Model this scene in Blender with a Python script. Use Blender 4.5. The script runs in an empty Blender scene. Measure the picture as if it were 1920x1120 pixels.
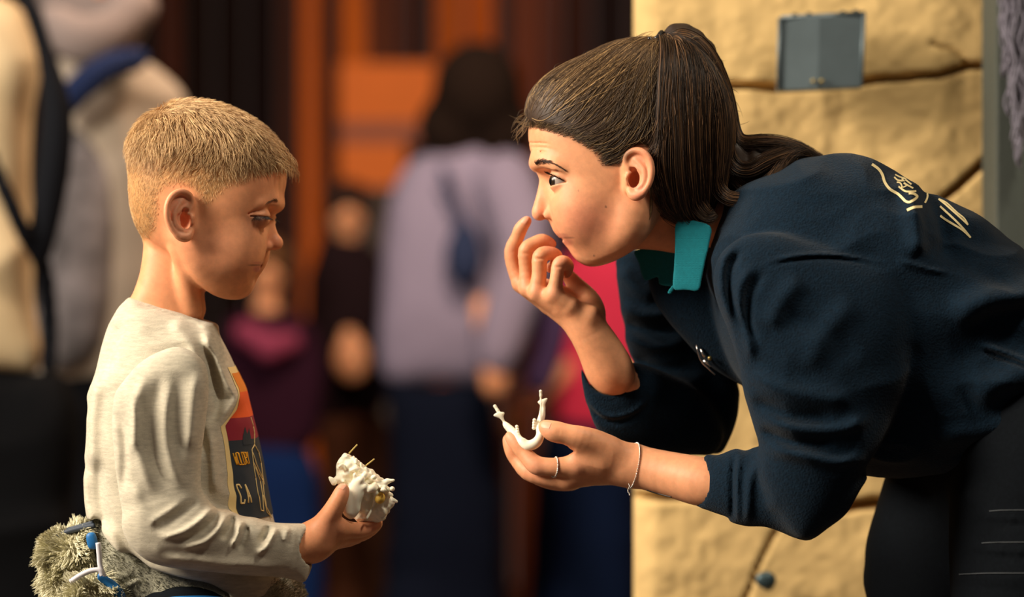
import bpy, math
import numpy as np
from mathutils import Vector
from mathutils.bvhtree import BVHTree

# ------------------------------------------------------------------ camera, world, lamps, exposure
S = 1.0/1920          # metres per pixel of the photograph at the subjects' distance
D = 2.78              # camera to subjects
CZ = 1.005            # camera height
scene = bpy.context.scene
col = scene.collection
cam_d = bpy.data.cameras.new('camera')
cam = bpy.data.objects.new('camera', cam_d)
col.objects.link(cam)
cam.location = (0, -D, CZ)
cam.rotation_euler = (math.pi/2, 0, 0)
cam_d.sensor_width = 36
cam_d.lens = 36*D
cam_d.dof.use_dof = True
cam_d.dof.focus_distance = D-0.075
cam_d.dof.aperture_fstop = 2.5
scene.camera = cam
scene.view_settings.view_transform = 'Standard'
scene.view_settings.look = 'None'
scene.view_settings.gamma = 1.0
scene.view_settings.use_curve_mapping = False
scene.view_settings.exposure = 0.0

world = bpy.data.worlds.new('world')
scene.world = world
world.use_nodes = True
world.node_tree.nodes['Background'].inputs[0].default_value = (0.55, 0.38, 0.32, 1)
world.node_tree.nodes['Background'].inputs[1].default_value = 0.10

def lamp(name, loc, target, power, size, color):
    d = bpy.data.lights.new(name, 'AREA')
    d.energy = power; d.size = size; d.color = color; d.shape = 'DISK'
    o = bpy.data.objects.new(name, d); col.objects.link(o)
    o.location = loc
    o.rotation_euler = (Vector(target)-Vector(loc)).to_track_quat('-Z', 'Y').to_euler()
    return o
lamp('offscreen_light', (-2.15, -0.78, 2.2), (0.1, 0.0, 0.95), 146, 1.25, (1.0, 0.87, 0.70))
lamp('offscreen_light', (1.0, -0.9, 3.0), (0.95, 0.5, 0.9), 28, 0.3, (1.0, 0.88, 0.70))
lamp('offscreen_light', (0.35, 1.6, 2.9), (-0.2, 0.0, 1.1), 30, 0.35, (1.0, 0.62, 0.40))  # added warm rim light, stands in for bounce from the background
lamp('offscreen_light', (0.1, 2.2, 3.0), (0.0, 4.5, 1.1), 80, 0.4, (1.0, 0.74, 0.52))  # unseen light put in for the far people and plank wall
lamp('offscreen_light', (-2.0, 0.4, 3.0), (-0.8, 1.9, 1.3), 26, 0.4, (1.0, 0.86, 0.74))  # unseen light put in for the two people on the left

rng = np.random.default_rng(7)

# ------------------------------------------------------------------ small helpers
def W(px, py, y=0.0):
    """point of the place at depth y that the photograph shows at (px, py)"""
    s = S*(D+y)/D
    return (( px-960)*s, y, CZ+(560-py)*s)
def Wn(px, py, y):
    s = S*(D+y)/D
    return np.stack([(px-960)*s, y+0*s, CZ+(560-py)*s], -1)

def catmull(P, n=8, closed=True):
    P = np.asarray(P, float); N = len(P); out = []
    rngi = range(N if closed else N-1)
    for i in rngi:
        if closed: a, b, c, d = P[(i-1) % N], P[i], P[(i+1) % N], P[(i+2) % N]
        else: a, b, c, d = P[max(i-1, 0)], P[i], P[i+1], P[min(i+2, N-1)]
        t = np.linspace(0, 1, n, endpoint=False)[:, None]
        out.append(0.5*((2*b)+(-a+c)*t+(2*a-5*b+4*c-d)*t**2+(-a+3*b-3*c+d)*t**3))
    o = np.concatenate(out)
    if not closed: o = np.concatenate([o, P[-1:]])
    return o

class Grid2:
    """a field over (x, z), bilinear"""
    def __init__(s, x0, z0, h, A): s.x0, s.z0, s.h, s.A = x0, z0, h, A
    def __call__(s, x, z):
        A = s.A; u = np.clip((x-s.x0)/s.h, 0, A.shape[0]-1.001); v = np.clip((z-s.z0)/s.h, 0, A.shape[1]-1.001)
        i = u.astype(np.int32); j = v.astype(np.int32); u = u-i; v = v-j
        return (A[i, j]*(1-u)+A[i+1, j]*u)*(1-v)+(A[i, j+1]*(1-u)+A[i+1, j+1]*u)*v

def seg_dist(X, Z, P, closed):
    best = np.full(X.shape, 1e9); arc = np.zeros(X.shape)
    N = len(P); L = 0.0
    for i in range(N if closed else N-1):
        a = P[i]; b = P[(i+1) % N]; ab = b-a; l2 = ab@ab
        if l2 < 1e-14: continue
        t = np.clip(((X-a[0])*ab[0]+(Z-a[1])*ab[1])/l2, 0, 1)
        d = (X-a[0]-t*ab[0])**2+(Z-a[1]-t*ab[1])**2
        m = d < best
        best = np.where(m, d, best); arc = np.where(m, L+t*math.sqrt(l2), arc)
        L += math.sqrt(l2)
    return np.sqrt(best), arc, L

def inside(X, Z, P):
    c = np.zeros(X.shape, bool); N = len(P)
    for i in range(N):
        (x1, z1), (x2, z2) = P[i], P[(i+1) % N]
        if z1 == z2: continue
        m = ((z1 > Z) != (z2 > Z)) & (X < (x2-x1)*(Z-z1)/(z2-z1)+x1)
        c ^= m
    return c

class Outline:
    """closed outline standing at depth y0; gives a signed distance and a smooth inflation"""
    def __init__(s, pts, y0=0.0, n=5, res=None, smooth=True):
        P = np.array([W(p[0], p[1], y0) for p in pts])[:, [0, 2]]
        if smooth: P = catmull(P, n)
        s.P = P; lo = P.min(0)-0.03; hi = P.max(0)+0.03
        h = res or max(0.0008, (hi-lo).max()/220)
        nx, nz = (np.ceil((hi-lo)/h)).astype(int)+1
        X, Z = np.meshgrid(lo[0]+h*np.arange(nx), lo[1]+h*np.arange(nz), indexing='ij')
        d, _, _ = seg_dist(X, Z, P, True)
        ins = inside(X, Z, P)
        sd = np.where(ins, -d, d)
        s.sd = Grid2(lo[0], lo[1], h, sd); s.lo, s.hi, s.h = lo, hi, h
        # Poisson inflation, coarse to fine
        f = 8; G = None
        while f >= 1:
            m = ins[::f, ::f]; hh = h*f
            if G is None: G = np.zeros(m.shape)
            else:
                G = np.kron(G, np.ones((2, 2)))[:m.shape[0], :m.shape[1]]
                G = np.pad(G, ((0, m.shape[0]-G.shape[0]), (0, m.shape[1]-G.shape[1])), mode='edge')
            G = np.where(m, G, 0)
            for _ in range(60 if f > 1 else 40):
                n_ = np.zeros_like(G)
                n_[1:-1, 1:-1] = (G[2:, 1:-1]+G[:-2, 1:-1]+G[1:-1, 2:]+G[1:-1, :-2]+2*hh*hh)/4
                G = np.where(m, n_, 0)
            f //= 2
        good = (-sd > 1.2*h)
        Q = np.where(good, G/np.maximum(-sd, h), 0.0); w = good.astype(float)
        for _ in range(60):
            q2 = Q*w; a = np.zeros_like(Q); b = np.zeros_like(Q)
            for ax in (0, 1):
                for sh in (1, -1):
                    a += np.roll(q2, sh, ax); b += np.roll(w, sh, ax)
            new = (~good) & (b > 0)
            Q = np.where(new, a/np.maximum(b, 1e-9), Q); w = np.where(new, 1.0, w)
        mq = Q[good].mean() if good.any() else 0.01
        Q = np.where(w > 0, Q, mq)
        s.Q = Grid2(lo[0], lo[1], h, Q)
    def G(s, x, z):
        return -s.sd(x, z)*s.Q(x, z)

class F:
    def __init__(s, fn, lo, hi): s.fn, s.lo, s.hi = fn, np.array(lo, float), np.array(hi, float)
    def __call__(s, P): return s.fn(P)

def puff(pts, y0=0.0, k=1.0, T=None, n=5, tilt=None, res=None, smooth=True):
    """solid with the outline pts (pixels, seen at depth y0), rounded towards its rim.
    k scales its depth, T caps the half depth, tilt=(px, py, dy/dx, dy/dz) leans its middle plane"""
    o = Outline(pts, y0, n, res, smooth)
    if tilt: cx, _, cz = W(tilt[0], tilt[1], y0)
    def fn(P):
        x, y, z = P[:, 0], P[:, 1], P[:, 2]
        G = o.G(x, z)
        if T: G = np.where(G > 0, G/(1+G*(k/T)**2), G)
        yc = y0
        if tilt: yc = y0+tilt[2]*(x-cx)+tilt[3]*(z-cz)
        v = (y-yc)/k
        q = np.maximum(o.Q(x, z), 1e-4)
        g = v*v-G
        f = g/(2*np.sqrt((v/k)**2+q*q*0.25)+1e-6)
        dm = 0.0
        return np.maximum(f, o.sd(x, z)-0.0005-dm)*0.95
    mx = o.Q.A[o.sd.A < 0].max() if (o.sd.A < 0).any() else 0.01
    t = T or k*math.sqrt(max(1e-9, (-(o.sd.A)*o.Q.A).max()))
    ty = 0
    if tilt: ty = abs(tilt[2])*(o.hi[0]-o.lo[0])+abs(tilt[3])*(o.hi[1]-o.lo[1])
    m = 0.028
    return F(fn, (o.lo[0]+m, y0-t-ty, o.lo[1]+m), (o.hi[0]-m, y0+t+ty, o.hi[1]-m))

def seg(a, b, ra, rb):
    a = np.array(a, float); b = np.array(b, float); ab = b-a; l2 = max(ab@ab, 1e-12)
    def fn(P):
        q = P-a
        t = np.clip((q@ab)/l2, 0, 1)
        return np.sqrt(((q-t[:, None]*ab)**2).sum(1))-(ra+(rb-ra)*t)
    r = max(ra, rb)
    return F(fn, np.minimum(a, b)-r, np.maximum(a, b)+r)

def chain(pts, k=0.002, mir=False):
    """limb through (px, py, y mm, radius mm)"""
    if len(pts) > 3: pts = catmull(pts, 3, False)
    Q = [(np.array(W(p[0], p[1], p[2]/1000)), p[3]/1000) for p in pts]
    return U(k, *[seg(Q[i][0], Q[i+1][0], Q[i][1], Q[i+1][1]) for i in range(len(Q)-1)])

def chain3(pts, k=0.002):
    return U(k, *[seg(pts[i][:3], pts[i+1][:3], pts[i][3], pts[i+1][3]) for i in range(len(pts)-1)])

def ell(c, r, ang=0.0):
    """ellipsoid; c in metres, r three radii, ang turns it in the x-z plane"""
    c = np.array(c, float); r = np.array(r, float); ca, sa = math.cos(ang), math.sin(ang)
    def fn(P):
        q = P-c
        x = q[:, 0]*ca+q[:, 2]*sa; z = -q[:, 0]*sa+q[:, 2]*ca
        a = np.sqrt((x/r[0])**2+(q[:, 1]/r[1])**2+(z/r[2])**2)
        b = np.sqrt((x/r[0]**2)**2+(q[:, 1]/r[1]**2)**2+(z/r[2]**2)**2)
        return a*(a-1)/np.maximum(b, 1e-6)
    m = r.max()
    return F(fn, c-m, c+m)

def E(px, py, y, rx, ry, rz, ang=0.0):
    """ellipsoid, y and radii in mm, ang in degrees (anticlockwise in the photo)"""
    return ell(W(px, py, y/1000), (rx/1000, ry/1000, rz/1000), math.radians(ang))

def smin(a, b, k):
    if k <= 0: return np.minimum(a, b)
    h = np.clip(0.5+0.5*(b-a)/k, 0, 1)
    return b*(1-h)+a*h-k*h*(1-h)

def U(k, *fs):
    def fn(P):
        r = fs[0](P)
        for f in fs[1:]: r = smin(r, f(P), k)
        return r
    return F(fn, np.min([f.lo for f in fs], 0), np.max([f.hi for f in fs], 0))

def CUT(a, b, k=0.002):
    return F(lambda P: -smin(-a(P), b(P), k), a.lo, a.hi)

def AND(a, b, k=0.001):
    return F(lambda P: -smin(-a(P), -b(P), k), np.maximum(a.lo, b.lo), np.minimum(a.hi, b.hi))

def MIR(a, y0=0.0):
    """a together with its mirror image across the plane y = y0"""
    def fn(P):
        Q = P.copy(); Q[:, 1] = y0-np.abs(P[:, 1]-y0)
        return a(Q)
    lo, hi = a.lo.copy(), a.hi.copy()
    m = max(abs(lo[1]-y0), abs(hi[1]-y0)); lo[1] = y0-m; hi[1] = y0+m
    return F(fn, lo, hi)

def DISP(a, d):
    return F(lambda P: a(P)-d(P), a.lo-0.004, a.hi+0.004)

def hash3(i, j, k):
    n = (i*73856093) ^ (j*19349663) ^ (k*83492791)
    n = (n ^ (n >> 13))*1274126177
    return ((n & 0xffff)/65535.0)*2-1
def noise(P, sc, off=0):
    q = P*np.asarray(sc, float)+off+100.0
    i = np.floor(q).astype(np.int64); f = q-i; f = f*f*(3-2*f)
    r = 0
    for a in (0, 1):
        for b in (0, 1):
            for c in (0, 1):
                w = (f[:, 0] if a else 1-f[:, 0])*(f[:, 1] if b else 1-f[:, 1])*(f[:, 2] if c else 1-f[:, 2])
                r = r+w*hash3(i[:, 0]+a, i[:, 1]+b, i[:, 2]+c)
    return r

def strokes(lst, y0, side=-1, soft=0.02, res=0.0012):
    """cloth folds: each (points in px, height mm (negative = crease), half width px[, second height])
    raised on the side of the garment that faces side*y"""
    allp = np.array([W(p[0], p[1], y0) for s_ in lst for p in s_[0]])[:, [0, 2]]
    lo = allp.min(0)-0.05; hi = allp.max(0)+0.05
    nx, nz = np.ceil((hi-lo)/res).astype(int)+1
    X, Z = np.meshgrid(lo[0]+res*np.arange(nx), lo[1]+res*np.arange(nz), indexing='ij')
    A = np.zeros((nx, nz))
    for s_ in lst:
        P = catmull(np.array([W(p[0], p[1], y0) for p in s_[0]])[:, [0, 2]], 6, False)
        w = s_[2]*S
        l2 = P.min(0)-3*w; h2 = P.max(0)+3*w
        a = np.clip(((l2-lo)/res).astype(int), 0, [nx-1, nz-1]); b = np.clip(((h2-lo)/res).astype(int)+1, 1, [nx, nz])
        sl = (slice(a[0], b[0]), slice(a[1], b[1]))
        d, arc, L = seg_dist(X[sl], Z[sl], P, False)
        t = arc/max(L, 1e-9)
        e_ = np.clip(1.5*np.sin(np.pi*np.clip(t, 0.0, 1.0)), 0, 1); e_ = e_*e_*(3-2*e_)
        A[sl] += s_[1]/1000*np.exp(-(d/w)**2)*e_
    g = Grid2(lo[0], lo[1], res, A)
    g.A[0, :] = 0; g.A[-1, :] = 0; g.A[:, 0] = 0; g.A[:, -1] = 0
    def fn(P):
        m = np.clip(0.5+side*(P[:, 1]-y0)/soft, 0, 1)
        return g(P[:, 0], P[:, 2])*m
    return fn

# ------------------------------------------------------------------ surface extraction
def mesh_arrays(f, vox, box=None, pad=0.006):
    lo, hi = (f.lo-pad, f.hi+pad) if box is None else (np.array(box[0], float), np.array(box[1], float))
    B = 6
    nb = np.ceil((hi-lo)/(vox*B)).astype(int)+1
    n = nb*B
    c = [lo[a]+vox*B*(np.arange(nb[a])+0.5)-vox*0.5 for a in range(3)]
    C = np.stack(np.meshgrid(*c, indexing='ij'), -1).reshape(-1, 3)
    v = np.concatenate([f(C[i:i+400000]) for i in range(0, len(C), 400000)])
    act = (np.abs(v) < vox*B*1.2+0.005).reshape(nb)
    A = np.repeat(np.repeat(np.repeat(np.where(v < 0, -1.0, 1.0).reshape(nb).astype(np.float32), B, 0), B, 1), B, 2)
    bi = np.argwhere(act)
    off = np.stack(np.meshgrid(*[np.arange(B)]*3, indexing='ij'), -1).reshape(-1, 3)
    CH = 2000
    for s0 in range(0, len(bi), CH):
        I = (bi[s0:s0+CH, None, :]*B+off[None]).reshape(-1, 3)
        A[I[:, 0], I[:, 1], I[:, 2]] = f(lo+I*vox)
    s = A < 0
    if box is not None:
        s[0] = s[-1] = False; s[:, 0] = s[:, -1] = False; s[:, :, 0] = s[:, :, -1] = False
        for sl in ((0,), (-1,)): pass
        A = np.where((A < 0) & ~s, 0.5*vox, A)
    cnt = np.zeros(n-1, np.int8)
    for a in (0, 1):
        for b in (0, 1):
            for c_ in (0, 1):
                cnt += s[a:n[0]-1+a, b:n[1]-1+b, c_:n[2]-1+c_]
    cells = np.argwhere((cnt > 0) & (cnt < 8))
    idx = np.full(n-1, -1, np.int32)
    idx[cells[:, 0], cells[:, 1], cells[:, 2]] = np.arange(len(cells))
    cor = [(a, b, c_) for a in (0, 1) for b in (0, 1) for c_ in (0, 1)]
    V = np.stack([A[cells[:, 0]+a, cells[:, 1]+b, cells[:, 2]+c_] for a, b, c_ in cor], 1)
    acc = np.zeros((len(cells), 3)); k = np.zeros(len(cells))
    for i in range(8):
        for ax, bit in ((0, 4), (1, 2), (2, 1)):
            if i & bit: continue
            j = i | bit
            m = (V[:, i] < 0) != (V[:, j] < 0)
            t = V[m, i]/(V[m, i]-V[m, j])
            p = np.tile(np.array(cor[i], float), (m.sum(), 1)); p[:, ax] += t
            acc[m] += p; k[m] += 1
    verts = lo+(cells+acc/k[:, None])*vox
    quads = []
    for ax in range(3):
        u, w = [(1, 2), (2, 0), (0, 1)][ax]
        sl1 = [slice(1, None) if q != ax else slice(0, -1) for q in range(3)]
        sl2 = [slice(1, None)]*3
        sub = [slice(0, m_-1) for m_ in n]
        e0 = s[:-1, :-1, :-1]; sh = [slice(0, -1)]*3; sh[ax] = slice(1, None)
        e1 = s[tuple(sh)]
        ch = np.argwhere(e0 != e1)
        ch = ch[(ch[:, u] > 0) & (ch[:, w] > 0)]
        pos = e0[ch[:, 0], ch[:, 1], ch[:, 2]]
        q = []
        for du, dw in ((0, 0), (1, 0), (1, 1), (0, 1)):
            cc = ch.copy(); cc[:, u] -= du; cc[:, w] -= dw
            q.append(idx[cc[:, 0], cc[:, 1], cc[:, 2]])
        q = np.stack(q, 1)
        q = np.where(pos[:, None], q, q[:, ::-1])
        quads.append(q)
    q = np.concatenate(quads); q = q[(q >= 0).all(1)]
    return verts, q

def mesh_from(name, verts, quads, mat, parent=None, cols=None, smooth=True):
    me = bpy.data.meshes.new(name)
    me.vertices.add(len(verts)); me.vertices.foreach_set('co', np.asarray(verts, np.float32).ravel())
    nq, w = quads.shape
    me.loops.add(nq*w); me.loops.foreach_set('vertex_index', quads.astype(np.int32).ravel())
    me.polygons.add(nq); me.polygons.foreach_set('loop_start', np.arange(0, nq*w, w, dtype=np.int32))
    me.polygons.foreach_set('use_smooth', np.full(nq, smooth))
    me.update(calc_edges=True)
    if cols is not None: paint(me, verts, cols)
    if mat: me.materials.append(mat)
    o = bpy.data.objects.new(name, me); col.objects.link(o)
    if parent: o.parent = parent
    return o

def paint(me, verts, cols):
    c = cols(np.asarray(verts, float)) if callable(cols) else cols
    if c.shape[1] == 3: c = np.concatenate([c, np.ones((len(c), 1))], 1)
    at = me.color_attributes.new('tint', 'FLOAT_COLOR', 'POINT')
    at.data.foreach_set('color', c.astype(np.float32).ravel())

def solid(name, f, vox, mat, parent=None, cols=None, box=None):
    v, q = mesh_arrays(f, vox, box)
    return mesh_from(name, v, q, mat, parent, cols)

def join_arrays(parts):
    V = []; Q = []; n = 0
    for v, q in parts:
        V.append(v); Q.append(q+n); n += len(v)
    return np.concatenate(V), np.concatenate(Q)

def tube_arrays(P, r, seg_n=8, closed=False):
    """tube round the polyline P with radius r (number or per point)"""
    P = np.asarray(P, float); n = len(P); r = np.full(n, r) if np.isscalar(r) else np.asarray(r, float)
    T = np.roll(P, -1, 0)-np.roll(P, 1, 0) if closed else np.gradient(P, axis=0)
    T /= np.linalg.norm(T, axis=1)[:, None]+1e-12
    up = np.array([0.13, 1, 0.21]); N_ = np.cross(T, up); N_ /= np.linalg.norm(N_, axis=1)[:, None]+1e-9
    Bn = np.cross(T, N_)
    a = np.linspace(0, 2*np.pi, seg_n, endpoint=False)
    V = P[:, None]+r[:, None, None]*(np.cos(a)[None, :, None]*N_[:, None]+np.sin(a)[None, :, None]*Bn[:, None])
    V = V.reshape(-1, 3); Q = []
    for i in range(n if closed else n-1):
        j = (i+1) % n
        for k in range(seg_n):
            k2 = (k+1) % seg_n
            Q.append((i*seg_n+k, i*seg_n+k2, j*seg_n+k2, j*seg_n+k))
    if not closed:
        c0 = len(V); V = np.concatenate([V, P[:1], P[-1:]])
        for k in range(seg_n):
            k2 = (k+1) % seg_n
            Q.append((c0, k2, k, c0)); Q.append((c0+1, (n-1)*seg_n+k, (n-1)*seg_n+k2, c0+1))
    return V, np.array(Q)

def fix_tris(q): return q
def tubes(name, lines, r, mat, parent=None, seg_n=8, closed=False):
    """one mesh part made of tubes"""
    bmv = []; faces = []; n = 0
    for L in lines:
        V, Q = tube_arrays(L, r, seg_n, closed)
        for f in Q:
            f = [int(x)+n for x in f]
            faces.append(f[:3] if f[3] == f[0] else f)
        bmv.append(V); n += len(V)
    me = bpy.data.meshes.new(name); me.from_pydata(np.concatenate(bmv).tolist(), [], faces); me.update()
    for p in me.polygons: p.use_smooth = True
    if mat: me.materials.append(mat)
    o = bpy.data.objects.new(name, me); col.objects.link(o)
    if parent: o.parent = parent
    return o

def boxes(name, lst, mat, parent=None, bevel=0.0):
    V = []; Fc = []
    for (x0, y0, z0, x1, y1, z1) in lst:
        n = len(V)
        V += [(x, y, z) for x in (x0, x1) for y in (y0, y1) for z in (z0, z1)]
        Fc += [[n+i for i in f] for f in ((0, 1, 3, 2), (4, 6, 7, 5), (0, 4, 5, 1), (2, 3, 7, 6), (0, 2, 6, 4), (1, 5, 7, 3))]
    me = bpy.data.meshes.new(name); me.from_pydata(V, [], Fc); me.update()
    if mat: me.materials.append(mat)
    o = bpy.data.objects.new(name, me); col.objects.link(o)
    if parent: o.parent = parent
    if bevel:
        m = o.modifiers.new('bevel', 'BEVEL'); m.width = bevel; m.segments = 3
    return o

def strands(name, L, rad, mat, parent=None, cols=None):
    """hair: L (strands, points, 3); rad root radius (tapering)"""
    L = np.asarray(L, np.float32); m, n, _ = L.shape
    hc = bpy.data.hair_curves.new(name)
    hc.add_curves([n]*m)
    hc.points.foreach_set('position', L.reshape(-1))
    t = np.linspace(0, 1, n)
    r = (np.asarray(rad).reshape(-1, 1)*(1-0.75*t**3)[None]*np.ones((m, 1))).astype(np.float32)
    a = hc.attributes.get('radius') or hc.attributes.new('radius', 'FLOAT', 'POINT')
    a.data.foreach_set('value', r.ravel())
    if cols is not None:
        c = np.concatenate([cols, np.ones((m, 1))], 1)
        c = np.repeat(c[:, None], n, 1).astype(np.float32)
        a = hc.attributes.new('tint', 'FLOAT_COLOR', 'POINT'); a.data.foreach_set('color', c.ravel())
    if mat: hc.materials.append(mat)
    o = bpy.data.objects.new(name, hc); col.objects.link(o)
    if parent: o.parent = parent
    return o

def tag(o, label=None, cat=None, group=None, kind=None):
    if label: o['label'] = label
    if cat: o['category'] = cat
    if group: o['group'] = group
    if kind: o['kind'] = kind
    return o

def bvh_of(o):
    me = o.data
    v = np.empty(len(me.vertices)*3, np.float32); me.vertices.foreach_get('co', v)
    return BVHTree.FromPolygons(v.reshape(-1, 3).tolist(), [tuple(p.vertices) for p in me.polygons])

CAM = Vector((0, -D, CZ))
def hit(bvh, px, py):
    """where the line of sight through (px, py) meets a surface"""
    d = (Vector(W(px, py, 0))-CAM).normalized()
    return bvh.ray_cast(CAM, d)

# ------------------------------------------------------------------ materials
def mat(name, color, rough=0.6, sheen=0.0, metal=0.0, sss=0.0, tint=False, noise_sc=None, noise_amt=0.0,
        bump_sc=None, bump=0.0, spec=0.5, sss_col=(1.0, 0.35, 0.2), stretch=None, emis=None, coat=0.0):
    m = bpy.data.materials.new(name); m.use_nodes = True
    nt = m.node_tree; N = nt.nodes; L = nt.links; b = N['Principled BSDF']
    b.inputs['Base Color'].default_value = (*color, 1)
    b.inputs['Roughness'].default_value = rough
    b.inputs['Metallic'].default_value = metal
    b.inputs['Specular IOR Level'].default_value = spec
    b.inputs['Coat Weight'].default_value = coat
    if sheen:
        b.inputs['Sheen Weight'].default_value = sheen; b.inputs['Sheen Roughness'].default_value = 0.5
    if sss:
        b.inputs['Subsurface Weight'].default_value = sss
        b.inputs['Subsurface Radius'].default_value = sss_col
        b.inputs['Subsurface Scale'].default_value = 0.0035
    src = None
    tc = N.new('ShaderNodeTexCoord'); mp = N.new('ShaderNodeMapping'); L.new(tc.outputs['Object'], mp.inputs[0])
    if stretch: mp.inputs['Scale'].default_value = stretch
    if tint:
        a = N.new('ShaderNodeAttribute'); a.attribute_name = 'tint'; src = a.outputs['Color']
        L.new(src, b.inputs['Base Color'])
    if noise_sc:
        t = N.new('ShaderNodeTexNoise'); t.inputs['Scale'].default_value = noise_sc; t.inputs['Detail'].default_value = 5
        t.inputs['Roughness'].default_value = 0.65
        L.new(mp.outputs[0], t.inputs['Vector'])
        r = N.new('ShaderNodeMapRange'); r.inputs[1].default_value = 0.3; r.inputs[2].default_value = 0.7
        r.inputs[3].default_value = 1-noise_amt; r.inputs[4].default_value = 1+noise_amt
        L.new(t.outputs['Fac'], r.inputs[0])
        v = N.new('ShaderNodeVectorMath'); v.operation = 'SCALE'
        if src: L.new(src, v.inputs[0])
        else: v.inputs[0].default_value = color
        L.new(r.outputs[0], v.inputs['Scale']); L.new(v.outputs[0], b.inputs['Base Color'])
    if bump:
        t = N.new('ShaderNodeTexNoise'); t.inputs['Scale'].default_value = bump_sc; t.inputs['Detail'].default_value = 4
        L.new(mp.outputs[0], t.inputs['Vector'])
        bp = N.new('ShaderNodeBump'); bp.inputs['Strength'].default_value = 1; bp.inputs['Distance'].default_value = bump
        L.new(t.outputs['Fac'], bp.inputs['Height']); L.new(bp.outputs[0], b.inputs['Normal'])
    if emis:
        b.inputs['Emission Color'].default_value = (*color, 1); b.inputs['Emission Strength'].default_value = emis
    return m

def srgb(r, g, b):
    f = lambda c: (c/255/12.92) if c/255 <= 0.04045 else ((c/255+0.055)/1.055)**2.4
    return (f(r), f(g), f(b))

M_skin = mat('skin', (0.7, 0.4, 0.28), 0.5, tint=True, sss=0.22, noise_sc=85, noise_amt=0.11, bump_sc=1400, bump=0.00005, spec=0.35)
M_hair = mat('hair', (0.1, 0.05, 0.03), 0.45, tint=True, spec=0.32)
M_dark = mat('dark', (0.01, 0.008, 0.008), 0.5)
M_metal = mat('silver', (0.75, 0.72, 0.68), 0.25, metal=1.0)
M_eye = mat('eye', (0.5, 0.5, 0.5), 0.22, tint=True, spec=0.35, coat=0.0)
M_navy = mat('navy_fleece', srgb(6, 28, 44), 0.92, sheen=0.06, noise_sc=260, noise_amt=0.30, bump_sc=520, bump=0.0011, spec=0.15)
M_teal = mat('teal_rib', srgb(8, 112, 124), 0.8, sheen=0.1, noise_sc=300, noise_amt=0.1, spec=0.2)
M_shirt = mat('heather_jersey', srgb(200, 192, 172), 0.9, sheen=0.15, noise_sc=90, noise_amt=0.17, bump_sc=700, bump=0.0005, spec=0.15, stretch=(1, 1, 4.5))
# ------------------------------------------------------------------ heads
def ear_sdf(O, Uv, Vv, y0, lean, side=-1, th=1.0, deep=1.0):
    """ear in a frame of the photograph: O = top front corner (px), Uv towards the back, Vv down; stands off the head by lean"""
    O = np.array(O, float); Uv = np.array(Uv, float); Vv = np.array(Vv, float)
    def p(u, v, dy=0.0, r=2.0):
        q = O+u*Uv+v*Vv
        y = y0+side*lean*max(0.0, min(1.0, u))**0.8+side*dy/1000
        return (q[0], q[1], y*1000, r*th)
    helix = [(.30, .52, -1, 1.5), (.16, .42, 0, 1.8), (.05, .30, .5, 2.2), (.09, .15, 1, 2.5), (.28, .05, 1, 2.6), (.52, .02, 1, 2.7), (.76, .08, 1, 2.8),
             (.92, .22, 1, 2.7), (.96, .40, 1, 2.6), (.91, .56, .5, 2.5), (.80, .70, .5, 2.5), (.66, .81, .5, 2.8)]
    lobe = [(.62, .84, 0, 3.0), (.42, .90, 0, 3.6), (.26, .90, 0, 3.2), (.16, .82, 0, 2.4)]
    anti = [(.40, .20, -1.5, 1.8), (.58, .30, -.5, 2.1), (.70, .42, .3, 2.3), (.70, .58, .5, 2.4), (.60, .70, .5, 2.4), (.46, .76, .5, 2.3)]
    anti2 = [(.22, .30, -2, 1.5), (.45, .36, -1, 1.9), (.66, .42, 0, 2.0)]
    rim = [O+u*Uv+v*Vv for u, v in ((.0, .3), (.08, .12), (.3, .02), (.55, .0), (.8, .09), (.95, .26), (.97, .45), (.9, .6), (.76, .76), (.6, .88),
                                    (.45, .95), (.25, .95), (.12, .86), (.06, .6))]
    c = O+0.5*Uv
    A = W(*(O+0*Uv), 0); Bp = W(*(O+Uv), 0)
    sl = side*lean/(Bp[0]-A[0])
    shell = puff(rim, y0+side*lean*0.5+0.0008*-side, 0.35, 0.0022*th, tilt=(c[0], c[1], sl, 0), n=4, res=0.0008)
    parts = U(0.0012, chain([p(*q) for q in helix], 0.001), chain([p(*q) for q in anti], 0.001), chain([p(*q) for q in anti2], 0.001))
    e = U(0.0022, U(0.0015, shell, chain([p(*q) for q in lobe], 0.003)), parts)
    tr = p(.10, .60, 1.5, 3.2)
    e = U(0.003, e, chain([(tr[0]-0.02*Uv[0], tr[1]-0.05*Vv[1], tr[2], 2.6*th), (tr[0]+.01*Uv[0], tr[1]+0.05*Vv[1], tr[2], 2.4*th)]))
    root = U(0.004, chain([p(.12, .35, -7, 5), p(.12, .75, -7, 5)], 0.004), chain([p(.30, .42, -11, 7), p(.30, .72, -11, 7)]), chain([p(.50, .45, -14, 7), p(.45, .70, -14, 7)]))
    e = U(0.005, e, root)
    h = p(.34, .59, -4.0, 1)
    hole = ell(W(h[0], h[1], h[2]/1000), (0.0050*th, 0.0105*deep, 0.0080*th), math.radians(-10 if Uv[0] > 0 else 10))
    h2 = p(.33, .40, -1.0, 1)
    c = p(.24, .60, 4, 1); canal = ell(W(c[0], c[1], c[2]/1000), (0.0036*th, 0.010*deep, 0.0044*th))
    hole = U(0.002, hole, canal)
    return e, hole, ell(W(h2[0], h2[1], h2[2]/1000), (0.0040*th, 0.0030, 0.0022*th))

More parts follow.
